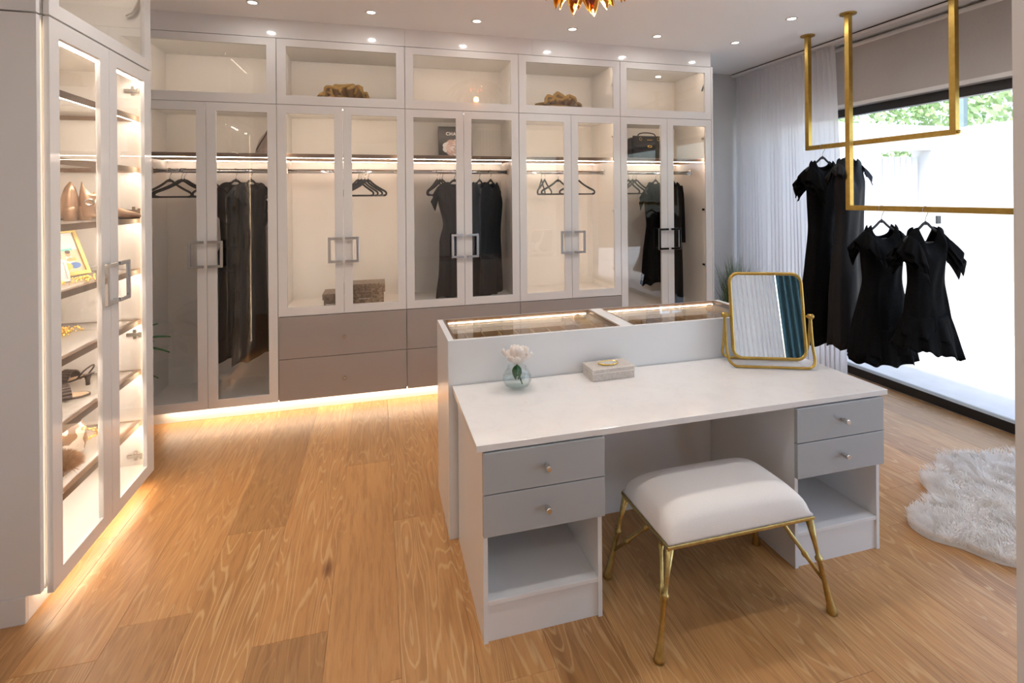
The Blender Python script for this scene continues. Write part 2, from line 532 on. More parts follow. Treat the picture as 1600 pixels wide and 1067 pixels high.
# window wall: header over the glass, solid ends
struct(MB().box(4.30, 4.55, -1.7, YB, 2.50, CZ).box(4.30, 4.55, 4.95, YB, 0, 2.50).box(4.30, 4.55, -1.7, -1.3, 0, CZ), 'wall_right', 'wall_paint')
win = MB()
win.box(4.30, 4.37, -1.3, 4.95, .0, .075).box(4.30, 4.37, -1.3, 4.95, 2.425, 2.50).box(4.30, 4.37, 4.88, 4.95, .075, 2.425).box(4.30, 4.37, -1.3, -1.23, .075, 2.425)
wo = struct(win, 'window_1', 'black_metal', bevel=.003)
MB().box(4.37, 4.40, -1.3, 4.95, -.02, .06).box(4.425, 4.45, -1.3, 4.95, -.03, .052).obj('sill_track', 'grey_metal', wo)
MB().box(4.395, 4.425, -1.3, 4.95, -.03, .03).obj('sill_groove', 'black_metal', wo)
MB().box(4.331, 4.339, -1.23, 4.88, .075, 2.425).obj('pane', 'window_glass', wo)
# glossy filler above the wardrobes, plinth below
UX0, UW, UY = -1.737, .985, 4.28
UR = UX0 + 5 * UW
sof = MB()
for a, b in ((XL, .235), (.2365, 1.35), (1.3515, UR)):
    sof.box(a, b, UY + .005, UY + .75, 2.956, CZ)
struct(sof, 'trim_1', 'white_lacquer')
struct(MB().box(XL, UR, 4.365, 4.385, 0, .095), 'baseboard_back', 'panel_white')
tag(MB().box(XL + .4, UR, 4.312, 4.326, .097, .1035).obj('led_strip', 'led_toe'), 'warm light strip under the grey drawers along the back plinth', 'light strip')
struct(MB().box(-1.394, -1.374, 2.47, 3.48, 0, .10), 'baseboard_left', 'panel_white')
tag(MB().box(-1.350, -1.338, 2.54, 3.44, .098, .1035).obj('led_strip', 'led_toe'), 'warm light strip under the lit display cabinet at left', 'light strip')

# ------------------------------------------------------------------ cabinets
def handle(parent, side, xg, z0, z1, zname='handle', m='chrome'):
    # C-shaped flat pull: side -1 opens right, +1 opens left; xg is the door gap
    a, w_, t = .012, .118, .020
    xs = [xg + side * a, xg + side * w_]
    xi = xg + side * (w_ - t)
    pts = [(xs[0], z0), (xs[1], z0), (xs[1], z1), (xs[0], z1), (xs[0], z1 - t), (xi, z1 - t), (xi, z0 + t), (xs[0], z0 + t)]
    if side < 0: pts = pts[::-1]
    h = MB().poly(pts, -.040, -.026).obj(zname, m, parent, bevel=.0015)
    for z in (z0 + t / 2, z1 - t / 2):
        MB().tube([(xg + side * .028, -.03, z), (xg + side * .028, .001, z)], .006, 10).obj('standoff', m, h)
    return h

def glass_door(root, name, x0, x1, z0, z1, b, hinge_side=0):
    d = MB().frame(x0, x1, 0, .022, z0, z1, b, b, b, b).obj(name, 'white_lacquer', root, bevel=.0012)
    MB().box(x0 + b - .006, x1 - b + .006, .010, .015, z0 + b - .006, z1 - b + .006).obj('pane', 'door_glass', d)
    return d

def knob(parent, x, y, z):
    k = MB()
    k.lathe([(.0055, 0), (.0055, .012), (.0115, .013), (.0115, .036), (.0098, .039)], seg=16)
    k.xf(Matrix.Translation((x, y, z)) @ Matrix.Rotation(radians(90), 4, 'X'))
    return k.obj('knob', 'nickel', parent, smooth=False)

def hinge(root, x, y, z):
    h = MB()
    h.box(x - .006, x, y + .012, y + .030, z - .028, z + .028)
    h.box(x - .013, x - .006, y - .005, y + .062, z - .010, z + .010)
    h.box(x - .020, x - .004, y - .022, y - .004, z - .018, z + .018)
    h.obj('hinge', 'nickel', root, bevel=.002)

D = .62
def carcass(root, W, z0, z1, im='interior_white', depth=D, om='panel_white', floor_t=.018):
    t = .018
    MB().box(.001, t, .026, depth, z0, z1).obj('side_panel', im, root)
    MB().box(W - t, W - .001, .026, depth, z0, z1).obj('side_panel', im, root)
    MB().box(t, W - t, depth - .012, depth, z0, z1).obj('back_panel', im, root)
    MB().box(t, W - t, .026, depth - .012, z1 - t, z1).obj('top_panel', im, root)
    MB().box(t, W - t, .026, depth - .012, z0, z0 + floor_t).obj('bottom_panel', im, root)

def led(root, x0, x1, y0, y1, z, m='led_warm', h=.006):
    MB().box(x0, x1, y0, y1, z - h, z).obj('led_strip', m, root)

names = ['first glass-door wardrobe from the left, full height, next to the lit display cabinet',
         'wardrobe with two drawers and snakeskin boxes inside, second from left',
         'wardrobe behind the island with the black flower book on its shelf',
         'wardrobe with bare hangers and brown coral above, fourth from left',
         'rightmost full-height wardrobe holding the black coat and black handbag']
for i in range(5):
    full = i in (0, 4)
    r = empty('wardrobe', names[i], 'wardrobe', (UX0 + i * UW, UY, 0), 0, 'wardrobes along the back wall')
    W, t = UW, .018
    zlow = .105 if full else .768
    carcass(r, W, zlow, 2.437)
    carcass(r, W, 2.439, 2.952)
    # upper lift door
    d = MB().frame(.002, W - .002, 0, .022, 2.436, 2.950, .068, .068, .072, .058).obj('upper_door', 'white_lacquer', r, bevel=.0012)
    MB().box(.064, W - .064, .010, .015, 2.502, 2.898).obj('pane', 'door_glass', d)
    for s_, xx in ((1, .020), (-1, W - .020)):
        a = MB().tube([(xx + s_ * .006, .035, 2.86), (xx + s_ * .006, .075, 2.80), (xx + s_ * .006, .11, 2.74)], .007, 8)
        a.obj('lift_arm', 'grey_metal', r)
    led(r, .03, W - .03, .034, .044, 2.933, 'led_warm')
    # lower doors
    xm = W / 2
    for s_, (x0, x1) in ((-1, (.002, xm - .0015)), (1, (xm + .0015, W - .002))):
        d = glass_door(r, 'door', x0, x1, zlow, 2.432, .066)
        handle(d, s_, xm, 1.178, 1.382)
    for z in (2.26, 1.55, 1.0) + ((.35,) if full else ()):
        hinge(r, W - t, .055, z)
        MB().box(t, t + .012, .045, .10, z - .012, z + .012).obj('hinge', 'nickel', r)
    # hat shelf with lights beneath and the hanging rod
    sh = MB().box(t, W - t, .07, D - .012, 2.024, 2.054).obj('shelf', 'shelf_brown', r)
    MB().box(t, W - t, .074, D - .013, 2.0225, 2.0239).obj('shelf_glow_layer', 'soffit_glow_tint', sh)  # brown underside, its colour warmed to orange for the grazing strip light
    MB().box(t, W - t, .072, D - .013, 2.0541, 2.0560).obj('shelf_liner', 'interior_white', sh)
    led(r, .03, W - .03, .080, .087, 2.0224, h=.003)
    led(r, .03, W - .03, .53, .538, 2.0224, 'led_side', h=.004)
    led(r, .03, W - .03, .05, .058, 2.4185, 'led_side')
    for sx, on in ((.0185, i in (1, 3)), (W - .0245, i in (1, 3, 4))):
        if on:
            MB().box(sx, sx + .006, .031, .039, zlow + .03, 2.40).obj('led_strip', 'led_side', r)
    rod = MB().tube([(t, .32, 1.925), (W - t, .32, 1.925)], .014, 14, flat=(1.25, .75)).obj('hanging_rod', 'chrome', r, smooth=True)
    MB().box(t, t + .014, .30, .34, 1.900, 1.955).obj('rod_socket', 'nickel', rod)
    MB().box(W - t - .014, W - t, .30, .34, 1.900, 1.955).obj('rod_socket', 'nickel', rod)
    if not full:
        MB().box(.001, t, .03, D, .105, .767).box(W - t, W - .001, .03, D, .105, .767).box(t, W - t, .03, D, .105, .12).obj('drawer_box', 'panel_white', r)
        for z0, z1 in ((.434, .763), (.105, .430)):
            dr = MB().box(.002, W - .002, -.002, .020, z0, z1).obj('drawer', 'taupe_lacquer', r, bevel=.0015)
            knob(dr, W / 2, -.002, (z0 + z1) / 2 - .012)

# end panel of the wardrobe run
tag(MB().box(UR + .001, UR + .02, UY + .0, YB - .002, .0, 2.952).obj('end_panel', 'white_lacquer', bevel=.001), 'tall white panel closing the right end of the wardrobe run', 'panel')

# lit display cabinet on the left (front faces +X)
LX, LY = -1.30, 2.499
lc = empty('display_cabinet', 'tall lit display cabinet with glass shelves of shoes and frames at left', 'cabinet', (LX, LY, 0), pi / 2)
W = .985
carcass(lc, W, .105, 2.462, depth=.60)
xm = .4835
for s_, (x0, x1) in ((-1, (.002, xm - .0015)), (1, (xm + .0015, W - .012))):
    d = MB().frame(x0, x1, 0, .022, .080, 2.458, .068 if s_ < 0 else .078, .083 if s_ < 0 else .092, .066, .072).obj('door', 'white_lacquer', lc, bevel=.0012)
    l_, r_ = (.062, .077) if s_ < 0 else (.072, .086)
    MB().box(x0 + l_, x1 - r_, .010, .015, .140, 2.392).obj('pane', 'door_glass', d)
    handle(d, s_, xm, 1.180, 1.384)
for z in (2.341, 1.628, .900, .181):
    hinge(lc, W - .018, .070, z)
    MB().box(.018, .030, .045, .10, z - .012, z + .012).obj('hinge', 'nickel', lc)
SHELF = [2.190, 1.888, 1.590, 1.288, .988, .690, .390]
for z in SHELF:
    sf = MB()
    sf.poly([(.060, z), (.060, z - .031), (.071, z - .031), (.071, z - .020), (.088, z - .020), (.088, z)], .019, W - .019)
    sf.v = [(p[1], p[0], p[2]) for p in sf.v]; sf.f = [q[::-1] for q in sf.f]
    sf.box(.019, W - .019, .570, .585, z - .031, z)
    sf.box(.019, .034, .088, .570, z - .031, z).box(W - .034, W - .019, .088, .570, z - .031, z)
    sh = sf.obj('shelf', 'shelf_brown', lc)
    MB().box(.034, W - .034, .088, .570, z - .009, z - .002).obj('pane', 'shelf_glass', sh)
    MB().box(.03, W - .03, .0735, .086, z - .0285, z - .0205).obj('led_strip', 'led_cabinet', sh)
led(lc, .05, W - .05, .058, .074, 2.4015, 'led_cabinet', .006)
MB().box(.019, W - .019, .052, .080, 2.402, 2.4435).obj('light_pelmet', 'interior_white', lc)
MB().box(-.008, -.004, .032, .038, .12, 2.44).obj('led_strip', 'leak_glow', lc)  # glowing sliver standing in for cabinet light leaking past the end panel
MB().box(.020, .026, .032, .040, .14, 2.42).obj('led_strip', 'led_case', lc)
MB().box(W - .026, W - .020, .032, .040, .14, 2.42).obj('led_strip', 'led_case', lc)
MB().box(-.034, -.011, .025, .648, .107, 2.455).obj('end_panel', 'white_lacquer', lc, bevel=.001)
MB().box(-.039, -.020, .073, .648, 0, .106).obj('toe_panel', 'white_lacquer', lc)

lu = empty('top_cabinet', 'lit upper cabinet with one wide glass flap above the display cabinet', 'cabinet', (LX, LY, 0), pi / 2)
carcass(lu, W, 2.468, 3.08, depth=.60)
d = MB().frame(.002, W - .012, 0, .022, 2.466, 3.085, .072, .080, .060, .06).obj('upper_door', 'white_lacquer', lu, bevel=.0012)
MB().box(.068, W - .086, .010, .015, 2.520, 3.03).obj('pane', 'door_glass', d)
MB().tube(smoothpath([(W - .028, .04, 2.93), (W - .028, .055, 2.86), (W - .028, .08, 2.80), (W - .028, .115, 2.775)]), .011, 8).obj('lift_arm', 'nickel', lu)
led(lu, .05, W - .05, .05, .062, 3.061, 'led_warm')
MB().box(-.034, -.011, .025, .648, 2.462, 3.09).obj('end_panel', 'white_lacquer', lu, bevel=.001)
struct(MB().box(XL, LX + .0, 2.48, 3.47, 3.087, 3.0995), 'trim_2', 'white_lacquer')

# ------------------------------------------------------------------ island: dressing table and jewellery case
DY0, DY1, DZ = 1.862, 2.488, .762
dk = empty('dressing_table', 'white dressing table with quartz top and grey drawers in the room centre', 'desk', (0, 0, 0))
MB().box(.354, 2.352, DY0, DY1, DZ - .026, DZ).obj('tabletop', 'quartz', dk, bevel=.002)
for (a, b, m_) in ((.379, .872, 'drawer_grey'), (1.818, 2.314, 'drawer_grey')):
    t = .018
    pd = MB().box(a, a + t, DY0 + .012, DY1 - .012, 0, DZ - .030).obj('side_panel', 'island_white', dk, bevel=.001)
    MB().box(b - t - .004, b - .004, DY0 + .012, DY1 - .012, 0, DZ - .030).obj('side_panel', 'island_white', dk, bevel=.001)
    MB().box(a + t, b - t - .004, DY1 - .026, DY1 - .014, .1, DZ - .030).obj('back_panel', 'island_white', dk)
    MB().box(a + t, b - t - .004, DY0 + .014, DY1 - .026, .140, .158).obj('bottom_shelf', 'island_white', dk, bevel=.001)
    MB().box(a + t, b - t - .004, DY0 + .022, DY0 + .038, 0, .139).obj('toe_panel', 'island_white', dk)
    MB().box(a + t, b - t - .004, DY0 + .02, DY1 - .03, .416, .428).obj('drawer_floor', 'island_white', dk)
    for z0, z1 in ((.577, .731), (.416, .573)):
        dr = MB().box(a - .002, b + .002, DY0 - .008, DY0 + .011, z0, z1).obj('drawer', m_, dk, bevel=.0015)
        MB().box(a + t + .004, b - t - .008, DY0 + .0115, DY1 - .08, z0 + .015, z1 - .03).obj('drawer_tray', 'panel_white', dr)
        knob(dr, (a + b) / 2, DY0 - .008, (z0 + z1) / 2 + .004)
MB().box(.869, 1.817, DY1 - .02, DY1 - .004, .0, DZ - .030).obj('knee_panel', 'island_white', dk)

K0, K1, KY0, KY1, KZ = .335, 2.232, 2.492, 2.955, .985
jc = empty('jewellery_case', 'white glass-topped jewellery counter with lit trays behind the dressing table', 'display case', (0, 0, 0))
MB().box(K0, K1, KY0, KY0 + .018, 0, KZ).obj('front_panel', 'island_white', jc, bevel=.001)
MB().box(K0, K1, KY1 - .018, KY1, 0, KZ - .005).obj('back_panel', 'island_white', jc, bevel=.001)
MB().box(K0, K0 + .030, KY0 + .018, KY1 - .018, 0, KZ).obj('side_panel', 'island_white', jc, bevel=.001)
MB().box(K1 - .030, K1, KY0 + .018, KY1 - .018, 0, KZ).obj('side_panel', 'island_white', jc, bevel=.001)
MB().box(K0 + .030, K1 - .03, KY0 + .018, KY1 - .018, .905, .920).obj('tray_floor', 'grey_velvet', jc)
MB().box(1.285, 1.360, KY0 + .018, KY1 - .018, .920, KZ).obj('centre_rail', 'island_white', jc, bevel=.001)
for a, b in ((K0 + .030, 1.285), (1.360, K1 - .030)):
    fr = MB()
    y0, y1 = KY0 + .018, KY1 - .018
    fr.box(a, b, y0, y0 + .012, KZ - .028, KZ - .002).box(a, b, y1 - .012, y1, KZ - .028, KZ - .002)
    fr.box(a, a + .014, y0 + .012, y1 - .012, KZ - .028, KZ - .002).box(b - .014, b, y0 + .012, y1 - .012, KZ - .028, KZ - .002)
    fo = fr.obj('glass_frame', 'shelf_brown', jc)
    MB().box(a + .010, b - .010, y0 + .008, y1 - .008, KZ - .012, KZ - .005).obj('pane', 'door_glass', fo)
    MB().box(a + .03, b - .03, y1 - .019, y1 - .0125, KZ - .026, KZ - .019).obj('led_strip', 'led_case', fo)
    MB().box(a, b, y0, y0 + .20, .921, .930).obj('ring_tray', 'tray_velvet', jc)
    MB().box(a, b, y0 + .20, y0 + .204, .921, .958).obj('tray_rail', 'soft_gold', jc)
    n = 10
    for k in range(1, n):
        xx = a + (b - a) * k / n
        MB().box(xx - .002, xx + .002, y0 + .002, y0 + .20, .930, .956).obj('tray_divider', 'soft_gold', jc)
for k, (xx, lab) in enumerate(((1.19, 'gold velvet bracelet roll under the left glass of the jewellery counter'), (2.13, 'gold velvet bracelet roll under the right glass beside the mirror'))):
    b_ = MB().tube([(xx, KY0 + .235, .946), (xx, KY0 + .25, .946), (xx, KY1 - .06, .946), (xx, KY1 - .045, .946)], [.020, .0255, .0255, .020], 18)
    tag(b_.obj('bracelet_roll', 'roll_gold', smooth=True), lab, 'cushion', 'bracelet rolls in the jewellery counter')

# ------------------------------------------------------------------ stool
st = empty('stool', 'low bench stool with cream padded seat and splayed brass bamboo legs', 'stool', (1.375, 1.85, 0))
def cushion():
    hw, hd = .338, .185
    def f(u, v):
        x, y = (u * 2 - 1), (v * 2 - 1)
        e = (1 - abs(x) ** 5) * (1 - abs(y) ** 4)
        k = 1 - .035 * (abs(x) ** 3) * (1 - abs(y)) 
        z = .395 + .105 * max(0, e) ** .42
        ed = .985
        return (x * hw * ed, y * hd * ed, z)
    mb = MB().grid(f, 36, 24)
    n = 37
    bot = [(p[0], p[1], .388) for p in mb.v]
    idx = [i for i in range(n)] + [n * j + 36 for j in range(1, 25)] + [n * 24 + i for i in range(35, -1, -1)] + [n * j for j in range(23, 0, -1)]
    k = len(mb.v)
    mb.v += [(mb.v[i][0], mb.v[i][1], .386) for i in idx]
    q = len(idx)
    for a in range(q):
        b = (a + 1) % q
        mb.f.append((idx[b], idx[a], k + a, k + b)); mb.mi.append(0)
    mb.f.append(tuple(k + a for a in range(q - 1, -1, -1))); mb.mi.append(0)
    return mb
cushion().obj('seat_cushion', 'seat_fabric', st, smooth=True)
MB().frame(-.338, .338, -.188, .188, .370, .386, 0.02, 0.02, .004, .004)
MB().box(-.338, .338, -.187, .187, .372, .386).obj('seat_frame', 'antique_brass', st, bevel=.003)
for sx in (-1, 1):
    for sy in (-1, 1):
        a = Vector((sx * .322, sy * .172, .372)); b = Vector((sx * .395, sy * .212, 0))
        prof = [(0, .016), (.30, .0085), (.40, .0085), (.415, .015), (.44, .015), (.455, .009), (.70, .0105), (.88, .014), (.97, .020), (1, .021)]
        MB().tube([a.lerp(b, p[0]) for p in prof], [p[1] for p in prof], 12).obj('leg', 'antique_brass', st, smooth=True)
for sx in (-1, 1):       # diagonal bamboo braces from the short side's legs up to the seat underside
    for sy in (-1, 1):
        a = Vector((sx * .376, sy * .203, .105)); b = Vector((sx * .20, sy * .10, .372))
        a2 = Vector((sx * .372, sy * .199, .12)); b2 = Vector((sx * .255, sy * -.0, .374))
        prof = [(0, .006), (.28, .0085), (.30, .012), (.33, .012), (.35, .008), (.66, .0085), (.68, .012), (.71, .012), (.73, .008), (1, .006)]
        MB().tube([a2.lerp(b2, p[0]) for p in prof], [p[1] for p in prof], 10).obj('brace', 'antique_brass', st, smooth=True)

# ------------------------------------------------------------------ things on the dressing table
TZ = DZ + .0005
mr = empty('vanity_mirror', 'brass swivel vanity mirror on the right end of the quartz top', 'mirror', (2.07, 2.315, TZ), radians(-22))
tilt = Matrix.Translation((0, 0, .268)) @ Matrix.Rotation(radians(-9), 4, 'X')
MW, MH, MR = .375, .455, .048
rr = roundrect(MW, MH, MR, 7)
MB().tube([(x, 0, z) for x, z in rr], .0095, 10, True).xf(tilt).obj('mirror_frame', 'brass', mr, smooth=True)
MB().poly(roundrect(MW - .006, MH - .006, MR - .003, 7), -.004, .004).xf(tilt).obj('glass_plate', 'sky_mirror', mr)
for s_ in (-1, 1):
    p = MB().tube([(s_ * (MW / 2 + .004), 0, .268), (s_ * (MW / 2 + .050), 0, .268)], .006, 10)
    p.tube([(s_ * (MW / 2 + .022), 0, .268), (s_ * (MW / 2 + .026), 0, .268), (s_ * (MW / 2 + .048), 0, .268), (s_ * (MW / 2 + .052), 0, .268)], [.010, .014, .014, .010], 14)
    p.obj('pivot_knob', 'brass', mr, smooth=True)
for y_, nm in ((-.075, 'front'), (.075, 'back')):
    h = MW / 2 + .036
    pts = smoothpath([(-h, 0, .268), (-h, y_ * .12, .20), (-h, y_ * .35, .11), (-h + .004, y_ * .8, .04), (-h + .03, y_, .0125), (-h + .07, y_, .0085), (0, y_, .0085),
                      (h - .07, y_, .0085), (h - .03, y_, .0125), (h - .004, y_ * .8, .04), (h, y_ * .35, .11), (h, y_ * .12, .20), (h, 0, .268)], 6)
    MB().tube(pts, .0075, 10).obj('stand_loop', 'brass', mr, smooth=True)

bx = empty('keepsake_box', 'pale shagreen keepsake box with gold-rimmed agate on its lid', 'box', (1.158, 2.405, TZ), radians(2))
MB().box(-.117, .117, -.060, .060, 0, .034).obj('body', 'shagreen', bx, bevel=.001)
lid = MB().box(-.119, .119, -.062, .062, .036, .060).obj('lid', 'shagreen', bx, bevel=.0015)
MB().frame(-.1195, .1195, -.0625, -.0617, .0355, .0605, .004, .004, .004, .004).obj('trim', 'bone_trim', lid)
ag = [(.052 * cos(a) * (1 + .06 * sin(3 * a)), .031 * sin(a) * (1 + .05 * cos(2 * a))) for a in [2 * pi * k / 28 for k in range(28)]]
a_ = MB(); a_.add([(x, y, z) for z in (.060, .066) for x, y in ag], [tuple(range(28, 56)), tuple(range(27, -1, -1))] + [(k, (k + 1) % 28, 28 + (k + 1) % 28, 28 + k) for k in range(28)])
a_.obj('agate_slice', 'agate', lid)
MB().tube([(x, y, .0655) for x, y in ag], [.0035 + .0012 * random.random() for _ in ag], 8, True).obj('gold_rim', 'gold', lid, smooth=True)

vs = empty('flower_vase', 'round glass bud vase with a pale peony at the left of the quartz top', 'vase', (.655, 2.372, TZ))
prof = [(.022, .0), (.040, .003), (.060, .018), (.071, .042), (.069, .064), (.056, .086), (.045, .100), (.047, .106)]
MB().lathe([(.0005, .001)] + prof + [(.044, .105), (.042, .099), (.053, .084), (.066, .063), (.068, .042), (.057, .020), (.036, .008), (.0005, .007)], seg=32, caps=False).obj('bowl', 'vase_glass', vs, smooth=True)
MB().lathe([(.0005, .009), (.035, .010), (.055, .021), (.065, .042), (.0645, .060), (.0005, .060)], seg=28, caps=False).obj('water', 'water', vs, smooth=True)
pe = empty('peony', 'pale blush peony bloom standing in the round glass vase', 'flower', (.655, 2.372, TZ))
def petal(L, Wd, curl):
    def f(u, v):
        x = (u * 2 - 1)
        wd = Wd * sin(pi * min(1, .15 + v * .72)) * (1 + .10 * sin(v * 9))
        return (x * wd, v * L * cos(curl * v * .8) - .01 * x * x, v * L * sin(curl * v) + .35 * Wd * x * x + .006 * sin(x * 7 + v * 5) * v)
    return MB().grid(f, 6, 6)
rp = random.Random(4)
for ring, (cnt, L, Wd, cu, el) in enumerate(((9, .088, .034, .5, 12), (9, .078, .032, .9, 32), (8, .064, .028, 1.2, 52), (6, .048, .022, 1.3, 70))):
    for k in range(cnt):
        p = petal(L * rp.uniform(.85, 1.1), Wd, cu)
        M_ = Matrix.Translation((0, 0, .122)) @ Matrix.Rotation(2 * pi * k / cnt + ring * .4 + rp.uniform(-.15, .15), 4, 'Z') @ Matrix.Rotation(radians(el * .8 + rp.uniform(-8, 8)), 4, 'X')
        p.xf(M_).obj('petal', 'petal_white', pe, smooth=True, solid=.0012)
MB().tube(smoothpath([(0, 0, .128), (.006, .002, .08), (.022, .004, .03), (.03, .01, .014)]), .0035, 8).obj('stem', 'leaf_green', pe, smooth=True)
def leaf(L, Wd, droop=.3):
    def f(u, v):
        x = u * 2 - 1
        return (x * Wd * sin(pi * (.06 + .94 * v)) ** .8, v * L, .25 * Wd * abs(x) - droop * L * v * v)
    return MB().grid(f, 4, 8)
for k in range(4):
    leaf(.06, .02, .5).xf(Matrix.Translation((0, 0, .108)) @ Matrix.Rotation(k * 1.7 + .3, 4, 'Z') @ Matrix.Rotation(radians(-58), 4, 'X')).obj('leaf', 'leaf_green', pe, smooth=True, solid=.001)

# ------------------------------------------------------------------ hanging rails from the ceiling
RW = .038
def flange(mb, x, y):
    mb.lathe([(.058, CZ - .009), (.058, CZ - .0005)], (x, y, 0), 28)
R1X, R1A, R1B, R1Z = 3.700, 3.628, 2.462, 2.10
r1 = empty('clothes_rail', 'brass ceiling rail hung higher and nearer the curtain', 'clothes rail', (R1X, R1A, 0), 0, 'brass ceiling rails')
R2X, R2A, R2B, R2Z = 3.555, 3.105, .90, 1.588
r2 = empty('clothes_rail', 'brass ceiling rail dropping lower, nearer the camera, running out right', 'clothes rail', (R2X, R2A, 0), 0, 'brass ceiling rails')
for root, X, A, B, Z in ((r1, R1X, R1A, R1B, R1Z), (r2, R2X, R2A, R2B, R2Z)):
    for y in (A, B):
        MB().box(-RW / 2, RW / 2, y - A - RW / 2, y - A + RW / 2, Z - RW / 2, CZ - .009).obj('upright', 'brass', root, bevel=.002)
        f_ = MB(); flange(f_, 0, y - A); f_.obj('flange', 'brass', root)
    MB().box(-RW / 2, RW / 2, B - A + RW / 2, -RW / 2, Z - RW / 2, Z + RW / 2).obj('crossbar', 'brass', root, bevel=.002)
MB().lathe([(.012, 0), (.012, .014), (.006, .018)], seg=12).xf(Matrix.Translation((.0, R1B - R1A - RW / 2, R1Z)) @ Matrix.Rotation(radians(90), 4, 'X')).obj('set_screw', 'brass', r1)

# ------------------------------------------------------------------ hangers and dresses
def make_hanger(hook_r, sq=False, velvet='black_velvet', hw=.205):
    # origin at the centre of the rod it hangs on; hanger plane is local XZ
    root = bpy.data.objects.new('hanger', None)
    C.objects.link(root)
    h = hook_r
    pts = [(h * cos(a), 0, h * sin(a)) for a in [radians(200 - 20 * k) for k in range(11)]]
    pts += [(h * .96, 0, -h * .5), (h * .3, 0, -h - .012), (0, 0, -h - .03), (0, 0, -h - .062)]
    MB().tube(pts, .0024, 8).obj('hook', 'chrome', root, smooth=True)
    z0 = -h - .055
    side = [(.0, 0, z0), (.022, 0, z0 - .006), (.05, 0, z0 - .026), (.09, 0, z0 - .05), (.14, 0, z0 - .074), (hw - .015, 0, z0 - .096), (hw, 0, z0 - .112), (hw - .006, 0, z0 - .128), (hw - .03, 0, z0 - .134)]
    loop = smoothpath([(-hw + .03, 0, z0 - .134), (0, 0, z0 - .134)] + side[::-1], 4)[:-1]
    loop2 = smoothpath(side + [(0, 0, z0 - .134)], 4)
    left = [(-p[0], p[1], p[2]) for p in smoothpath(side, 4)]
    full_ = smoothpath(side, 4)
    path = full_[::-1] + left[1:]
    body = MB().tube(path, .0090, 8, False, flat=(1.1, .7))
    body.tube([(hw - .035, 0, z0 - .134), (-hw + .035, 0, z0 - .134)], .0072, 8)
    body.tube([(0, 0, z0 + .012), (0, 0, z0 - .014)], [.006, .010], 8)
    body.obj('hanger_body', velvet, root, smooth=True)
    return root
HK_ROD, HK_SQ = .0205, .029
proto = {'rod': make_hanger(HK_ROD), 'sq': make_hanger(HK_SQ)}
first = {'rod': True, 'sq': True}
def put_hanger(kind, x, y, z, rz, label, group):
    if first[kind]:
        o = proto[kind]; first[kind] = False
    else:
        o = copy_tree(proto[kind])
    o.location = (x, y, z); o.rotation_euler = (0, 0, rz)
    return tag(o, label, 'hanger', group)

def dress_body(wt, dt, L, neck_w, neck_f, neck_b, sh, ripple=.012, k=7, hem=.015, seed=0, nv=26, vneck=False, skew=0):
    n = 72
    def f(u, v):
        th = 2 * pi * u
        c, s_ = cos(th), sin(th)
        cx = (1 if c > 0 else -1) * abs(c) ** .8
        wv, dv = interp(wt, v), interp(dt, v)
        x = wv * cx
        y = dv * (1 if s_ > 0 else -1) * abs(s_) ** .8
        uu = abs(cx)
        front = s_ < 0
        q = neck_w / wt[0][1]
        nd = neck_f if front else neck_b
        if uu < q:
            top = -nd * ((1 - uu / q) if (vneck and front) else sqrt(max(0, 1 - (uu / q) ** 2)))
        else:
            top = -sh * ((uu - q) / (1 - q)) ** 2
        am = ripple * v * v
        rip = sin(k * th + seed) + .5 * sin(2.3 * k * th + 1.7 * seed)
        x += am * rip * c * .8
        y += am * rip * (.6 + .4 * abs(s_)) + .0035 * sin(9 * x / wv + 11 * v + seed)
        z = top * (1 - v) ** 1.4 - L * v - (hem * sin(k * th + seed + .6) + skew * x / wv) * v ** 3
        return (x, y, z)
    return MB().grid(f, n, nv, wrap=True)

def wing(side, x0, z0, L, out_, seed, spread=78, drop=0):
    def f(u, v):
        a = radians((u * 2 - 1) * spread)
        bx_ = x0 - .05 * (abs(u * 2 - 1) ** 1.5)
        base = Vector((side * bx_, .055 * sin(a), z0 - drop - .10 * (1 - cos(a))))
        wv = .022 * v * sin(9 * a + seed) + .010 * v * sin(17 * a + seed)
        d = Vector((side * (out_ * cos(a * .8) + wv), .62 * sin(a) * .9, -(.46 + .35 * abs(sin(a)))))
        p = base + d * (L * v)
        p.z += wv * .8 - .035 * v * v
        p.x += side * wv * .5
        return tuple(p)
    return MB().grid(f, 40, 8)

def flounce(w0, w1, d0, d1, z0, z1, amp, k, seed, skew=0):
    def f(u, v):
        th = 2 * pi * u
        c, s_ = cos(th), sin(th)
        q = v ** .8
        rip = (sin(k * th + seed) + .4 * sin(2 * k * th + seed * 2)) * amp * v
        x = (w0 + (w1 - w0) * q + rip) * (1 if c > 0 else -1) * abs(c) ** .85
        y = (d0 + (d1 - d0) * q + rip) * (1 if s_ > 0 else -1) * abs(s_) ** .85
        z = z0 + (z1 - z0) * v - skew * v * x / w1 + .012 * v * sin(k * th + seed + 1)
        return (x, y, z)
    return MB().grid(f, 120, 8, wrap=True)

def make_dress(loc, rz, label, cat, mats, wt, dt, L, neck=(.085, .075, .02), sh=.055, wings=(), flounces=(), group=None, name='dress', **kw):
    r = empty(name, label, cat, loc, rz, group)
    dress_body(wt, dt, L, neck[0], neck[1], neck[2], sh, **kw).obj('bodice', mats, r, smooth=True, solid=.002)
    for i, (x0, z0, l, o_, sd) in enumerate(wings):
        for s_ in (-1, 1):
            wing(s_, x0, z0, l, o_, sd + s_).obj('sleeve_ruffle', mats, r, smooth=True, solid=.0018)
    for i, fl in enumerate(flounces):
        flounce(*fl).obj('hem_ruffle', mats, r, smooth=True, solid=.0018)
    return r

# shoulder line of a dress sits just on top of the hanger's arms
def sh_z(kind, rodz):
    return rodz - (HK_ROD if kind == 'rod' else HK_SQ) - (.072 if kind == 'rod' else .088)

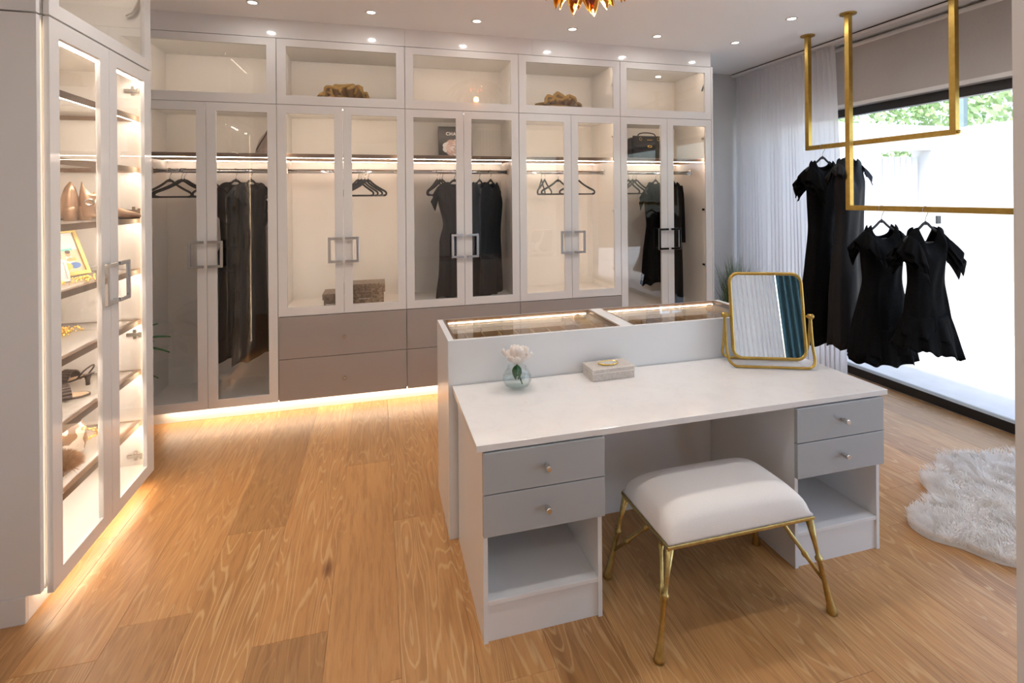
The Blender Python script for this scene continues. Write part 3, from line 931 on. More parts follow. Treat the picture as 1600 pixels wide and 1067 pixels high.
# four dresses on the brass rails
rail_d = [
    # x, y, z, rot, label of hanger
    (R1X, 3.485, R1Z, radians(8), 'black velvet hanger at the curtain end of the higher brass rail'),
    (R1X, 3.235, R1Z, radians(14), 'black velvet hanger just left of the lower rail upright, on the higher rail'),
    (R2X, 2.850, R2Z, radians(6), 'black velvet hanger nearest the upright of the lower brass rail'),
    (R2X, 2.545, R2Z, radians(4), 'rightmost black velvet hanger, alone in front of the window'),
]
for x, y, z, a, lab in rail_d:
    put_hanger('sq', x, y, z + RW / 2 - HK_SQ + .0028, a, lab, 'hangers on the brass rails')
make_dress((R1X, 3.485, sh_z('sq', R1Z)), radians(8), 'long black dress with ruffled shoulders hanging in front of the curtain', 'dress', 'black_fabric',
           [(0, .17), (.12, .165), (.35, .150), (.55, .19), (.8, .23), (1, .25)], [(0, .018), (.12, .07), (.4, .065), (.7, .09), (1, .10)], 1.545,
           (.10, .09, .055), .05, wings=((.160, -.050, .15, .72, 1.0), (.162, -.095, .15, .64, 2.2), (.155, -.155, .13, .56, 3.5)), ripple=.010, k=5, seed=1)
make_dress((R1X, 3.235, sh_z('sq', R1Z)), radians(14), 'long black cap-sleeve dress with draped front behind the rail upright', 'dress', 'black_satin',
           [(0, .175), (.10, .17), (.33, .150), (.55, .19), (.8, .215), (1, .23)], [(0, .018), (.12, .07), (.4, .065), (.7, .09), (1, .10)], 1.50,
           (.095, .11, .055), .05, wings=((.170, -.048, .09, .62, .5),), ripple=.012, k=5, seed=2.2, vneck=True)
make_dress((R2X, 2.850, sh_z('sq', R2Z)), radians(6), 'short black dress with a wide neck and peplum hem, left on the lower rail', 'dress', 'black_fabric',
           [(0, .185), (.15, .19), (.4, .175), (.6, .21), (.85, .262), (1, .28)], [(0, .018), (.15, .075), (.45, .07), (.8, .11), (1, .13)], .93,
           (.125, .105, .085), .045, wings=((.180, -.045, .12, .66, 2.0), (.178, -.085, .11, .60, .3)), flounces=((.235, .275, .105, .14, -.72, -.99, .016, 9, .4, .02),), ripple=.012, k=6, seed=.5)
make_dress((R2X, 2.545, sh_z('sq', R2Z)), radians(4), 'short black dress with tiered shoulder ruffles and flared hem, rightmost by the window', 'dress', 'black_fabric',
           [(0, .175), (.15, .17), (.45, .145), (.65, .165), (.85, .19), (1, .20)], [(0, .018), (.15, .07), (.45, .06), (.8, .085), (1, .10)], .80,
           (.100, .115, .100), .045, wings=((.172, -.050, .13, .66, .7), (.172, -.080, .14, .66, 2.6), (.162, -.145, .105, .66, 4.2)),
           flounces=((.175, .218, .08, .12, -.58, -.76, .014, 8, 1.0, .05), (.188, .245, .095, .135, -.66, -.84, .017, 9, 2.0, .06)), ripple=.010, k=6, seed=3, skew=.03)

# hangers and clothes inside the wardrobes
RODZ, RODY = 1.925, 4.600
HZ = RODZ + .0175 - HK_ROD + .0024
def H(x, deg, label, grp, dz=0):
    put_hanger('rod', x, RODY, HZ, radians(deg), label, grp)
g1 = 'bare hangers in the first wardrobe'
H(-1.598, 62, 'leftmost bare black hanger, turned edge-on, in the first wardrobe', g1)
H(-1.515, 40, 'bare black hanger in the middle of the trio in the first wardrobe', g1)
H(-1.494, 33, 'bare black hanger in front of the trio, widest seen, first wardrobe', g1)
H(-1.30, 68, 'bare black hanger half behind the middle stile of the first wardrobe', g1)
H(-1.120, 58, 'black hanger holding the long ruffled dress in the first wardrobe', 'dress hangers in the first wardrobe')
H(-1.005, 62, 'black hanger of the plain dress, beside the right stile of first wardrobe', 'dress hangers in the first wardrobe')
g2 = 'bare hangers in the second wardrobe'
for k, (x, a) in enumerate(((-.155, 52), (-.127, 48), (-.099, 44), (-.072, 40))):
    H(x, a, ['first', 'second', 'third', 'last'][k] + ' from the left of four nested bare hangers above the snakeskin boxes', g2)
g3 = 'hangers in the wardrobe with the flower book'
for k, (x, a) in enumerate(((.532, 58), (.556, 52), (.578, 46))):
    H(x, a, ['leftmost', 'middle', 'rightmost'][k] + ' of three bare hangers under the black flower book', g3)
H(.690, 30, 'hanger carrying the dark dress under the book, at the left door', g3)
H(.925, 52, 'left hanger of the two dresses behind the third wardrobe right door', g3)
H(1.030, 50, 'right hanger of the two dresses behind the third wardrobe right door', g3)
g4 = 'bare hangers in the fourth wardrobe'
H(1.530, 62, 'leftmost bare hanger in the fourth wardrobe, turned sideways', g4)
H(1.562, 52, 'second bare hanger from the left in the fourth wardrobe', g4)
H(1.700, 20, 'widest bare hanger, facing the room, behind the fourth wardrobe doors', g4)
H(1.900, 12, 'bare hanger reaching behind the right door of the fourth wardrobe', g4)
g5 = 'hangers in the rightmost wardrobe'
for k, (x, a) in enumerate(((2.455, 30), (2.50, 26), (2.54, 22))):
    H(x, a, ['left', 'middle', 'right'][k] + ' one of three bare hangers under the black handbag', g5)
H(2.760, 30, 'hanger holding the black ruffled dress in the rightmost wardrobe', g5)
H(2.950, 30, 'hanger holding the long black coat in the rightmost wardrobe', g5)
SZ = sh_z('rod', RODZ)
make_dress((-1.120, RODY, SZ), radians(58), 'floor-length black dress with tiered ruffles in the first wardrobe', 'dress', 'black_fabric',
           [(0, .17), (.15, .15), (.35, .14), (.6, .19), (1, .235)], [(0, .018), (.15, .045), (.5, .045), (1, .06)], 1.42,
           (.07, .06, .02), .05, wings=((.165, -.04, .15, .85, 1), (.16, -.12, .16, .85, 2.0)), flounces=((.15, .235, .05, .065, -.52, -.72, .012, 6, 1), (.195, .25, .055, .07, -1.0, -1.24, .010, 7, 2)), ripple=.014, k=5, seed=2)
make_dress((-1.005, RODY + .003, SZ), radians(62), 'long plain black dress behind the ruffled one, beside the right stile of first wardrobe', 'dress', 'black_satin',
           [(0, .17), (.15, .16), (.4, .15), (1, .22)], [(0, .018), (.15, .04), (.5, .035), (1, .045)], 1.45,
           (.08, .07, .02), .05, wings=((.165, -.03, .12, .5, .2),), ripple=.012, k=5, seed=4)
make_dress((.690, RODY, SZ), radians(30), 'dark fitted dress under the black flower book in the third wardrobe', 'dress', 'charcoal_fabric',
           [(0, .18), (.12, .18), (.36, .115), (.5, .16), (.8, .17), (1, .195)], [(0, .018), (.15, .065), (.5, .06), (1, .09)], 1.03,
           (.075, .05, .02), .05, wings=((.17, -.03, .13, .35, .2),), ripple=.012, k=5, seed=5)
make_dress((.925, RODY, SZ), radians(52), 'dark dress at the left behind the third wardrobe right door', 'dress', 'black_satin',
           [(0, .18), (.12, .19), (.4, .17), (.7, .18), (1, .20)], [(0, .018), (.15, .035), (.5, .03), (1, .035)], 1.04,
           (.075, .06, .02), .05, ripple=.010, k=5, seed=6)
make_dress((1.030, RODY, SZ), radians(50), 'dark loose dress at the right behind the third wardrobe right door', 'dress', 'charcoal_fabric',
           [(0, .18), (.15, .22), (.4, .19), (.7, .19), (1, .21)], [(0, .018), (.15, .035), (.5, .03), (1, .035)], 1.05,
           (.07, .06, .02), .055, ripple=.012, k=5, seed=7)
make_dress((2.760, RODY, SZ), radians(30), 'black dress with ruffled collar and flared hem in the rightmost wardrobe', 'dress', 'black_fabric',
           [(0, .16), (.15, .20), (.4, .17), (.7, .23), (1, .27)], [(0, .018), (.15, .045), (.5, .045), (1, .055)], .98,
           (.08, .05, .02), .06, wings=((.13, -.02, .12, .40, .2), (.13, -.07, .13, .4, 1.2)), flounces=((.22, .27, .05, .06, -.78, -1.02, .011, 7, 1),), ripple=.014, k=6, seed=8)
make_dress((2.950, RODY + .003, SZ), radians(30), 'long black coat with sleeves behind the right door of the rightmost wardrobe', 'coat', 'black_fabric',
           [(0, .17), (.10, .20), (.4, .18), (.7, .19), (1, .205)], [(0, .018), (.12, .045), (.5, .04), (1, .045)], 1.33,
           (.07, .05, .02), .05, ripple=.012, k=5, seed=9, name='coat')
coat = [o for o in C.objects if o.name.startswith('coat')][0]
for s_ in (-1, 1):
    MB().tube(smoothpath([(s_ * .165, 0, -.045), (s_ * .20, 0, -.16), (s_ * .205, -.005, -.34), (s_ * .208, -.01, -.52), (s_ * .205, -.015, -.64)], 6), [.042 - .0004 * k for k in range(25)], 14, flat=(.8, .75)).obj('sleeve', 'black_fabric', coat, smooth=True)

# ------------------------------------------------------------------ things inside the wardrobes
def coral(x, y, label):
    r = empty('coral', label, 'coral', (x, y, 2.4575), 0, 'brown coral pieces')
    r.scale = (1.42, 1.0, 1.22)
    rc = random.Random(int(x * 100) + 3)
    lobes = [(-.17, -.01, .10, .085, -55), (-.11, .01, .125, .10, -25), (-.045, .0, .165, .12, -10), (.02, .02, .19, .12, 4), (.075, -.01, .175, .11, 18), (.13, .02, .14, .10, 32),
             (.18, .0, .085, .085, 55), (-.01, -.06, .085, .13, 0), (.06, -.06, .07, .10, 20), (-.10, -.05, .075, .09, -30), (.15, -.05, .06, .08, 40), (0, .07, .13, .12, 5)]
    for i, (lx, ly, h, wd, lean) in enumerate(lobes):
        ph, kk = rc.uniform(0, 6), rc.choice((4, 5, 6, 7))
        def f(u, v, lx=lx, ly=ly, h=h, wd=wd, lean=lean, ph=ph, kk=kk):
            a = (u * 2 - 1) * 1.15
            rad_ = v * (1 + .10 * sin(a * 5 + ph))
            px = sin(a) * wd * rad_ * .8
            pz = h * rad_ * (.35 + .65 * cos(a))
            py = .045 * v * sin(kk * a + ph) + .02 * v * v
            q = radians(lean * .7)
            return (lx * .62 + px * cos(q) + pz * sin(q) * .8, ly + py, .004 + max(0, pz * cos(q) - px * sin(q) * .5))
        mb = MB().grid(f, 22, 8)
        mb.mi = [1 if j >= 7 else 0 for j in range(8) for _ in range(22)]
        mb.obj('lobe', ['coral_ochre', 'coral_rim'], r, smooth=True, solid=.016)
    MB().lathe([(.12, 0), (.13, .02), (.09, .06), (.03, .075)], seg=20).xf(Matrix.Diagonal((1.15, .55, 1, 1))).obj('base', 'coral_ochre', r, smooth=True)
coral(-.285, 4.56, 'brown ruffled coral in the upper glass cupboard above the second wardrobe')
coral(1.70, 4.56, 'brown ruffled coral in the upper glass cupboard above the fourth wardrobe')

bk = empty('book', 'black hardback book with a white flower cover standing on the wardrobe shelf', 'book', (.722, 4.715, 2.0565), 0)
bk.rotation_euler = (radians(-6), 0, 0)
MB().box(-.158, .158, -.002, .002, 0, .305).box(-.158, .158, .026, .030, 0, .305).box(-.158, -.154, .002, .026, 0, .305).obj('cover', 'book_black', bk)
MB().box(-.153, .153, .0022, .0258, .004, .301).obj('page_block', 'print_white', bk)
def text(body, size, loc, m, parent, rotx=90):
    cu = bpy.data.curves.new('lettering', 'FONT')
    cu.body = body; cu.size = size; cu.align_x = 'CENTER'; cu.extrude = .0004; cu.offset = .0012; cu.space_character = 1.15
    t = bpy.data.objects.new('lettering', cu)
    dg = bpy.context.evaluated_depsgraph_get()
    C.objects.link(t)
    me = bpy.data.meshes.new_from_object(t.evaluated_get(bpy.context.evaluated_depsgraph_get()))
    bpy.data.objects.remove(t)
    o = bpy.data.objects.new('lettering', me)
    me.materials.clear(); me.materials.append(MATS[m])
    C.objects.link(o); o.parent = parent
    o.location = loc; o.rotation_euler = (radians(rotx), 0, 0)
    return o
text('CHANEL', .042, (.0, -.0026, .222), 'print_white', bk)
fl = MB()
for k in range(26):
    ring = k // 9
    a = 2 * pi * (k % 9) / 9 + ring * .35
    rr_ = (.085, .058, .030)[min(ring, 2)]
    cx_, cz_ = cos(a) * rr_ * .95, .105 + sin(a) * rr_ * .58
    pr = (.042, .034, .026)[min(ring, 2)]
    fl.add([(cx_ + pr * cos(b) * 1.1, -.0024 - .0004 * ring - .00002 * k, cz_ + pr * sin(b) * .8) for b in [2 * pi * j / 12 for j in range(12)]], [tuple(range(12))], (0, 1, 0)[min(ring, 2)] if k % 3 else 2)
fl.obj('cover_flower', ['print_white', 'flower_pink', 'flower_shade'], bk)

hb = empty('handbag', 'black flap handbag with gold clasp and chain on the rightmost wardrobe shelf', 'handbag', (2.655, 4.60, 2.0565), 0)
MB().box(-.185, .185, -.06, .06, 0, .225).obj('bag_body', 'black_leather', hb, bevel=.02)
MB().poly([(-.188, .235), (.188, .235), (.18, .13), (.10, .10), (0, .085), (-.10, .10), (-.18, .13)], -.068, -.061).obj('flap', 'black_leather', hb, bevel=.003)
MB().tube([(.025 * cos(a), -.071, .13 + .009 * sin(a)) for a in [2 * pi * k / 16 for k in range(16)]], .0035, 6, True).obj('clasp', 'gold', hb)
for s_ in (-1, 1):
    MB().tube([(s_ * .10 + .014 * cos(a), -.066, .205 + .014 * sin(a)) for a in [2 * pi * k / 14 for k in range(14)]], .003, 6, True).obj('eyelet', 'gold', hb)
MB().box(-.03, .03, -.0705, -.068, .19, .20).obj('clasp_bar', 'gold', hb, bevel=.001)
MB().tube(smoothpath([(-.10, -.01, .224), (-.085, -.01, .262), (0, -.01, .275), (.085, -.01, .262), (.10, -.01, .224)]), .006, 8).obj('handle', 'black_leather', hb, smooth=True)

hg = empty('handbag', 'slouchy grey striped handbag behind the right stile of the first wardrobe', 'handbag', (-.865, 4.50, 2.0565), 0)
def slouch(u, v):
    a = 2 * pi * u
    tp = interp([(0, 1), (.5, .80), (.8, .42), (1, .12)], v)
    return (.085 * cos(a) * tp + .05 * v * v, .05 * sin(a) * tp + .006 * sin(5 * a), .002 + .235 * v + .008 * sin(3 * a) * v)
MB().grid(slouch, 28, 12, wrap=True).obj('bag_body', 'grey_hide', hg, smooth=True, solid=.003)
MB().tube(smoothpath([(-.07, -.045, .03), (-.02, -.05, .12), (.05, -.02, .235), (.08, .0, .12), (.085, 0, .04)]), .006, 8).obj('strap', 'dark_leather', hg, smooth=True)

def lid_box(x, y, w_, d_, h, lidh, label, z=.7865, rz=0):
    r = empty('storage_box', label, 'box', (x, y, z), rz, 'snakeskin storage boxes')
    MB().box(-w_ / 2, w_ / 2, -d_ / 2, d_ / 2, 0, h - lidh).obj('body', 'snake_skin', r, bevel=.002)
    MB().box(-w_ / 2 - .010, w_ / 2 + .010, -d_ / 2 - .010, d_ / 2 + .010, h - lidh + .0005, h).obj('lid', 'snake_skin', r, bevel=.003)
    lp = MB().tube([(-.045, -d_ / 2 - .0125, h * .34), (.045, -d_ / 2 - .0125, h * .34)], .0028, 8)
    lp.obj('handle', 'nickel', r)
    return r
lid_box(-.107, 4.525, .32, .20, .185, .075, 'larger lidded snakeskin box at the right of the second wardrobe floor')
lid_box(-.36, 4.485, .13, .22, .125, .05, 'smaller snakeskin box left of the larger one in the second wardrobe')

# ------------------------------------------------------------------ things in the display cabinet
def boot(loc, rz, label):
    r = empty('ankle_boot', label, 'shoe', loc, rz, 'bronze ankle boots')
    # foot points along +x; heel at the origin
    secs = [(-.035, .085, .024, .030), (-.020, .082, .032, .050), (.02, .074, .034, .055), (.06, .058, .033, .044), (.10, .038, .035, .034), (.14, .028, .037, .024), (.175, .022, .030, .017), (.195, .018, .012, .008)]
    rings = [[(x, ry * cos(a), zc + rz_ * sin(a)) for a in [2 * pi * k / 18 for k in range(18)]] for x, zc, ry, rz_ in secs]
    MB().loft(rings).obj('vamp', 'bronze_leather', r, smooth=True)
    sh = []
    for k in range(7):
        v = k / 6
        sh.append([(-.004 - .004 * v + (.033 + .006 * sin(pi * v) - .010 * v * v) * cos(a), (.030 + .006 * sin(pi * v) - .008 * v * v) * sin(a), .014 + .150 * v - .050 * v ** 3 * (cos(a) * .55 + .55 * abs(sin(a)) - .4)) for a in [2 * pi * j / 20 for j in range(20)]])
    MB().loft(sh, caps=False).obj('shaft', ['bronze_leather'], r, smooth=True, solid=.004)
    MB().lathe([(.024, .100), (.022, .132)], (-.008, 0, 0), 18).obj('lining', 'dark_lining', r)
    MB().loft([[(-.022 + sx * cos(a), sx * sin(a), z) for a in [2 * pi * j / 14 for j in range(14)]] for z, sx in ((.0015, .026), (.03, .026), (.055, .027), (.078, .027))]).obj('heel', 'bronze_leather', r, smooth=True)
    MB().tube(smoothpath([(.012, 0, .046), (.05, 0, .026), (.09, 0, .009), (.13, 0, .0045), (.19, 0, .006)], 5), .0042, 8, flat=(1, 6)).obj('sole', 'dark_leather', r, smooth=True)
    MB().tube([(-.005 + .016 * cos(a), -.035, .100 + .016 * sin(a)) for a in [2 * pi * j / 12 for j in range(12)]], .004, 6, True).obj('buckle', 'nickel', r)
    r.scale = (1.12, 1.12, .98)
    return r
boot((-1.565, 3.17, 1.5885), radians(122), 'bronze ankle boot at the left on the display cabinet shelf')
boot((-1.485, 3.20, 1.5885), radians(28), 'bronze ankle boot at the right, toe turned towards the stile')

pf = empty('picture_frame', 'gold picture frame with a beach family print leaning in the display cabinet', 'picture frame', (-1.60, 3.18, 1.287), radians(72))
Mt = Matrix.Rotation(radians(-22), 4, 'X')
FW, FH = .33, .27
MB().frame(-FW / 2, FW / 2, -.008, .008, 0.002, FH, .022, .022, .022, .022).xf(Mt).obj('frame', 'frame_gold', pf, bevel=.003)
pr = MB()
def rect(x0, x1, z0, z1, mi, y):
    pr.add([(x0, y, z0), (x1, y, z0), (x1, y, z1), (x0, y, z1)], [(0, 1, 2, 3)], mi)
def blob(x, z, rx, rz_, mi, y, n=12):
    pr.add([(x + rx * cos(a), y, z + rz_ * sin(a)) for a in [2 * pi * k / n for k in range(n)]], [tuple(range(n))], mi)
rect(-.145, .145, .022, .15, 0, .002); rect(-.145, .145, .15, .25, 1, .002); rect(-.03, .11, .146, .158, 2, .0012)
for (x_, z_, s_) in ((.0, .150, 1.1), (.02, .110, 1.0), (.075, .120, 1.0)):
    blob(x_, z_ - .035 * s_, .026 * s_, .036 * s_, 6, .0006); blob(x_, z_ + .008 * s_, .015 * s_, .017 * s_, 3, .0002); blob(x_ + .002, z_ + .018 * s_, .016 * s_, .010 * s_, 7, -.0002)
blob(-.005, .075, .022, .036, 4, .0004); blob(.095, .06, .034, .018, 4, .0004); blob(-.02, .05, .03, .018, 5, .0003); blob(.045, .058, .034, .02, 5, .0003); blob(-.115, .09, .022, .014, 5, .0004); blob(.085, .095, .03, .012, 5, .0006)
pr.xf(Mt).obj('print', ['photo_sand', 'photo_sky', 'photo_sea', 'photo_skin', 'photo_blue', 'photo_yellow', 'print_white', 'photo_dark'], pf)
MB().box(-.145, .145, .003, .007, .02, .25).xf(Mt).obj('backing', 'frame_white', pf)
pf2 = empty('picture_frame', 'small white picture frame in front of the gold-framed beach print', 'picture frame', (-1.515, 2.985, 1.287), radians(60))
MB().frame(-.050, .050, -.006, .006, .002, .115, .012, .012, .012, .012).xf(Mt).obj('frame', 'frame_white', pf2, bevel=.002)
MB().box(-.040, .040, -.002, .003, .012, .105).xf(Mt).obj('print', 'photo_sky', pf2)

def beads(loc, n, sx, sy, label, seed, name='bead_necklace'):
    r = empty(name, label, 'necklace', loc, 0, 'gold jewellery in the display cabinet')
    q = random.Random(seed); mb = MB()
    for k in range(n):
        x, y = q.gauss(0, sx), q.gauss(0, sy); rd = q.uniform(.004, .008)
        z = rd + max(0, .018 - .5 * (abs(x) + abs(y)) * .4) * q.random()
        rings = [[(x + rd * sin(p) * cos(2 * pi * j / 6), y + rd * sin(p) * sin(2 * pi * j / 6), z - rd * cos(p)) for j in range(6)] for p in (.35, pi / 2, pi - .35)]
        mb.loft(rings)
    mb.obj('beads', 'gold', r, smooth=True, kind='stuff')
beads((-1.66, 3.25, .9865), 150, .045, .05, 'heap of gold beads on the display cabinet shelf above the sandals', 3)
beads((-1.46, 3.05, 1.2865), 60, .03, .07, 'loose gold beads before the picture frames in the display cabinet', 5)

def sandal(loc, rz, label, flip=1):
    r = empty('sandal', label, 'shoe', loc, rz, 'black pleated sandals')
    out = [(-.10, -.028), (-.04, -.030), (.03, -.036), (.09, -.040), (.125, -.025), (.13, .0), (.12, .025), (.09, .038), (.03, .034), (-.04, .028), (-.10, .026), (-.115, 0)]
    def zc(x): return .012 + .055 * max(0, min(1, (.05 - x) / .16)) ** 1.3
    v = [(x, y, zc(x)) for x, y in out] + [(x, y, zc(x) - .009) for x, y in out]
    k = len(out)
    s = MB().add(v, [tuple(range(k)), tuple(range(2 * k - 1, k - 1, -1))] + [((i + 1) % k, i, k + i, k + (i + 1) % k) for i in range(k)])
    s.obj('sole', 'nude_insole', r, bevel=.002)
    MB().tube([(x * 1.02, y * 1.03, zc(x) - .0045) for x, y in out], .0055, 8, True).obj('welt', 'dark_leather', r, smooth=True)
    def arch(u, v):
        a = pi * u
        rib = .004 * abs(sin(u * pi * 11))
        rx = .050 + rib
        return (.015 + (v - .5) * .062 + .01 * cos(a), -cos(a) * rx * .95, .012 + sin(a) * (.062 + rib))
    MB().grid(arch, 88, 5).obj('pleated_strap', 'dark_leather', r, smooth=False, solid=.004)
    MB().tube(smoothpath([(-.06, -.030, .04), (-.10, -.028, .085), (-.125, 0, .11), (-.10, .028, .085), (-.06, .030, .04)]), .0045, 8).obj('ankle_strap', 'dark_leather', r, smooth=True)
    MB().loft([[(-.095 + q * cos(a), q * sin(a), z) for a in [2 * pi * j / 12 for j in range(12)]] for z, q in ((.001, .010), (.03, .011), (.058, .020))]).obj('heel', 'dark_leather', r, smooth=True)
sandal((-1.56, 3.03, .6885), radians(35), 'black pleated sandal at the left door of the display cabinet')
sandal((-1.62, 3.29, .6885), radians(160), 'second black pleated sandal deeper behind the middle stile of display cabinet')

ab = empty('handbag', 'round animal-print handbag with gold chain on the lower cabinet shelf', 'handbag', (-1.60, 3.05, .3885), radians(20))
MB().lathe([(.02, .002), (.105, .004), (.135, .03), (.142, .08), (.135, .14), (.118, .175)], seg=36).xf(Matrix.Diagonal((1.05, .8, 1, 1))).obj('bag_body', 'cow_print', ab, smooth=True)
MB().tube([(.125 * cos(a), .095 * sin(a), .205 + .006 * sin(2 * a)) for a in [2 * pi * k / 32 for k in range(32)]], .013, 10, True).obj('rolled_rim', 'cow_print', ab, smooth=True)
MB().lathe([(.118, .172), (.122, .21)], seg=36, caps=False).xf(Matrix.Diagonal((1.05, .8, 1, 1))).obj('collar', 'grey_hide', ab, smooth=True, solid=.004)
ch = MB()
for k in range(9):
    q = k / 8
    c_ = Vector((.10 + .05 * sin(q * 3.1), -.095 + .15 * q, .16 - .11 * q))
    ch.tube([c_ + Vector((.010 * cos(a), .006 * sin(a) if k % 2 else 0, 0 if k % 2 else .006 * sin(a))) + Vector((.045, 0, 0)) for a in [2 * pi * j / 10 for j in range(10)]], .003, 6, True)
ch.obj('chain', 'gold', ab, smooth=True)

def slipper(loc, rz):
    r = empty('fur_slipper', 'brown fluffy fur slide on the lowest shelf of the display cabinet', 'shoe', loc, rz)
    out = [(-.11, -.03), (-.03, -.032), (.05, -.042), (.10, -.036), (.125, 0), (.10, .036), (.05, .042), (-.03, .032), (-.11, .03), (-.125, 0)]
    k = len(out)
    MB().add([(x, y, z) for z in (.020, .001) for x, y in out], [tuple(range(k)), tuple(range(2 * k - 1, k - 1, -1))] + [((i + 1) % k, i, k + i, k + (i + 1) % k) for i in range(k)]).obj('sole', 'dark_leather', r, bevel=.002)
    q = random.Random(5); f = MB()
    for _ in range(2600):
        a, b = q.uniform(0, 2 * pi), q.uniform(0, pi / 2)
        n = Vector((cos(a) * cos(b), sin(a) * cos(b), sin(b)))
        p = Vector((.035 + n.x * .062, n.y * .050, .022 + n.z * .042))
        d = (n + Vector((q.gauss(0, .25), q.gauss(0, .25), q.gauss(0, .25)))).normalized()
        L = q.uniform(.03, .055)
        e = d.orthogonal().normalized() * .0014
        t2 = p + d * L * .6 + Vector((0, 0, .002)); t3 = p + d * L - Vector((0, 0, .006))
        f.add([p - e, p + e, t2 + e * .7, t2 - e * .7, t3], [(0, 1, 2, 3), (3, 2, 4)])
    f.obj('fur', 'brown_fur', r, kind='stuff')
    MB().lathe([(.06, 0), (.058, .02), (.04, .036), (.01, .043)], (.035, 0, .0205), 20).xf(Matrix.Diagonal((1, .82, 1, 1))).obj('band', 'brown_fur', r, smooth=True)
slipper((-1.475, 2.87, .3885), radians(95))

# ------------------------------------------------------------------ curtain, blind, track
CXc = 4.06
def curt(u, v):
    y = 3.60 + (YB - .03 - 3.60) * u
    n = 26
    amp = .028 * (.45 + .55 * v)
    ph = 2 * pi * n * (u + .012 * sin(14 * u) + .006 * sin(31 * u + 3 * v))
    y2 = y + (.085 * (1 - v) if u < .999 else 0) * (1 - u) 
    return (CXc + amp * sin(ph) + .008 * sin(5 * u * pi + 2 * v), y2 + .012 * sin(ph * 2) * v, 3.055 - 3.045 * v)
cu = empty('sheer_curtain', 'white sheer pleated curtain drawn at the back end of the window', 'curtain', (0, 0, 0))
MB().grid(curt, 420, 10).obj('fabric', 'sheer', cu, smooth=True)
def head(u, v):
    p = curt(u, .0)
    return (p[0] - .006, p[1], 3.058 - .055 * v)
MB().grid(head, 420, 1).obj('heading_tape', 'sheer', cu, smooth=True)
struct(MB().box(4.02, 4.10, -1.55, YB - .002, 3.065, 3.088), 'trim_3', 'panel_white')
struct(MB().box(4.025, 4.12, -1.55, YB - .002, 3.090, 3.0995), 'trim_4', 'black_metal')
bl = empty('roller_blind', 'grey roller blind lowered to the top of the window', 'blind', (0, 0, 0))
MB().box(4.235, 4.238, -1.2, 4.05, 2.535, 3.06).obj('fabric', 'blind_fabric', bl)
MB().box(4.228, 4.246, -1.2, 4.05, 2.502, 2.535).obj('bottom_bar', 'panel_white', bl, bevel=.003)
MB().tube([(4.255, -1.2, 3.055), (4.255, 4.05, 3.055)], .026, 14).obj('roller', 'panel_white', bl)

def hallcurt(u, v):
    ph = 2 * pi * 22 * (u + .012 * sin(14 * u))
    return (1.0 + 1.03 * u, -1.48 + .03 * sin(ph), 3.05 - 3.04 * v)
hc = empty('hall_drape', 'white drape on the wall behind, seen in the vanity mirror', 'curtain', (0, 0, 0))
MB().grid(hallcurt, 260, 4).obj('fabric', 'drape_cloth', hc, smooth=True)
hc2 = empty('hall_drape', 'teal drape seen along the right edge of the vanity mirror', 'curtain', (0, 0, 0))
MB().grid(lambda u, v: (2.04 + .8 * u, -1.47 + .03 * sin(2 * pi * 12 * u), 3.05 - 3.04 * v), 140, 4).obj('fabric', 'cloth_teal', hc2, smooth=True)

# ------------------------------------------------------------------ sheepskin rug
from mathutils import geometry as geo
outl = [(4.05, 2.28), (3.72, 2.36), (3.46, 2.40), (3.28, 2.30), (3.10, 2.27), (3.00, 2.14), (2.86, 2.06), (2.74, 2.05), (2.62, 1.97), (2.60, 1.86), (2.68, 1.76), (2.74, 1.64), (2.92, 1.53), (3.2, 1.44), (3.6, 1.42), (3.95, 1.55), (4.12, 1.85), (4.15, 2.1)]
ol = [(p.x, p.y) for p in smoothpath([(x, y, 0) for x, y in outl + outl[:1]], 4)][:-1]
def inside(x, y):
    c = False; j = len(ol) - 1
    for i in range(len(ol)):
        if (ol[i][1] > y) != (ol[j][1] > y) and x < (ol[j][0] - ol[i][0]) * (y - ol[i][1]) / (ol[j][1] - ol[i][1]) + ol[i][0]: c = not c
        j = i
    return c
rg = empty('sheepskin_rug', 'fluffy white sheepskin rug on the floor right of the dressing table', 'rug', (0, 0, 0))
k = len(ol)
MB().add([(x, y, z) for z in (.012, .0008) for x, y in ol], [tuple(range(k)), tuple(range(2 * k - 1, k - 1, -1))] + [((i + 1) % k, i, k + i, k + (i + 1) % k) for i in range(k)]).obj('hide', 'white_fur', rg)
q = random.Random(11); f = MB(); cnt = 0
while cnt < 26000:
    x, y = q.uniform(2.57, 4.18), q.uniform(1.38, 2.43)
    if x > 3.75 and q.random() < .6: continue
    if not inside(x, y): continue
    cnt += 1
    nx = noise.noise(Vector((x * 7, y * 7, 0))); ny = noise.noise(Vector((x * 7, y * 7, 9)))
    a = 3.3 + 2.6 * nx
    lean = .35 + .35 * ny
    d = Vector((cos(a) * lean + q.gauss(0, .22), sin(a) * lean + q.gauss(0, .22), 1)).normalized()
    L = q.uniform(.04, .065)
    p = Vector((x, y, .012)); e = Vector((-sin(a), cos(a), 0)) * .0018
    t2 = p + d * L * .6; t3 = p + d * L + Vector((cos(a), sin(a), -.5)) * .012
    f.add([p - e, p + e, t2 + e, t2 - e, t3], [(0, 1, 2, 3), (3, 2, 4)])
f.obj('wool', 'white_fur', rg, kind='stuff')

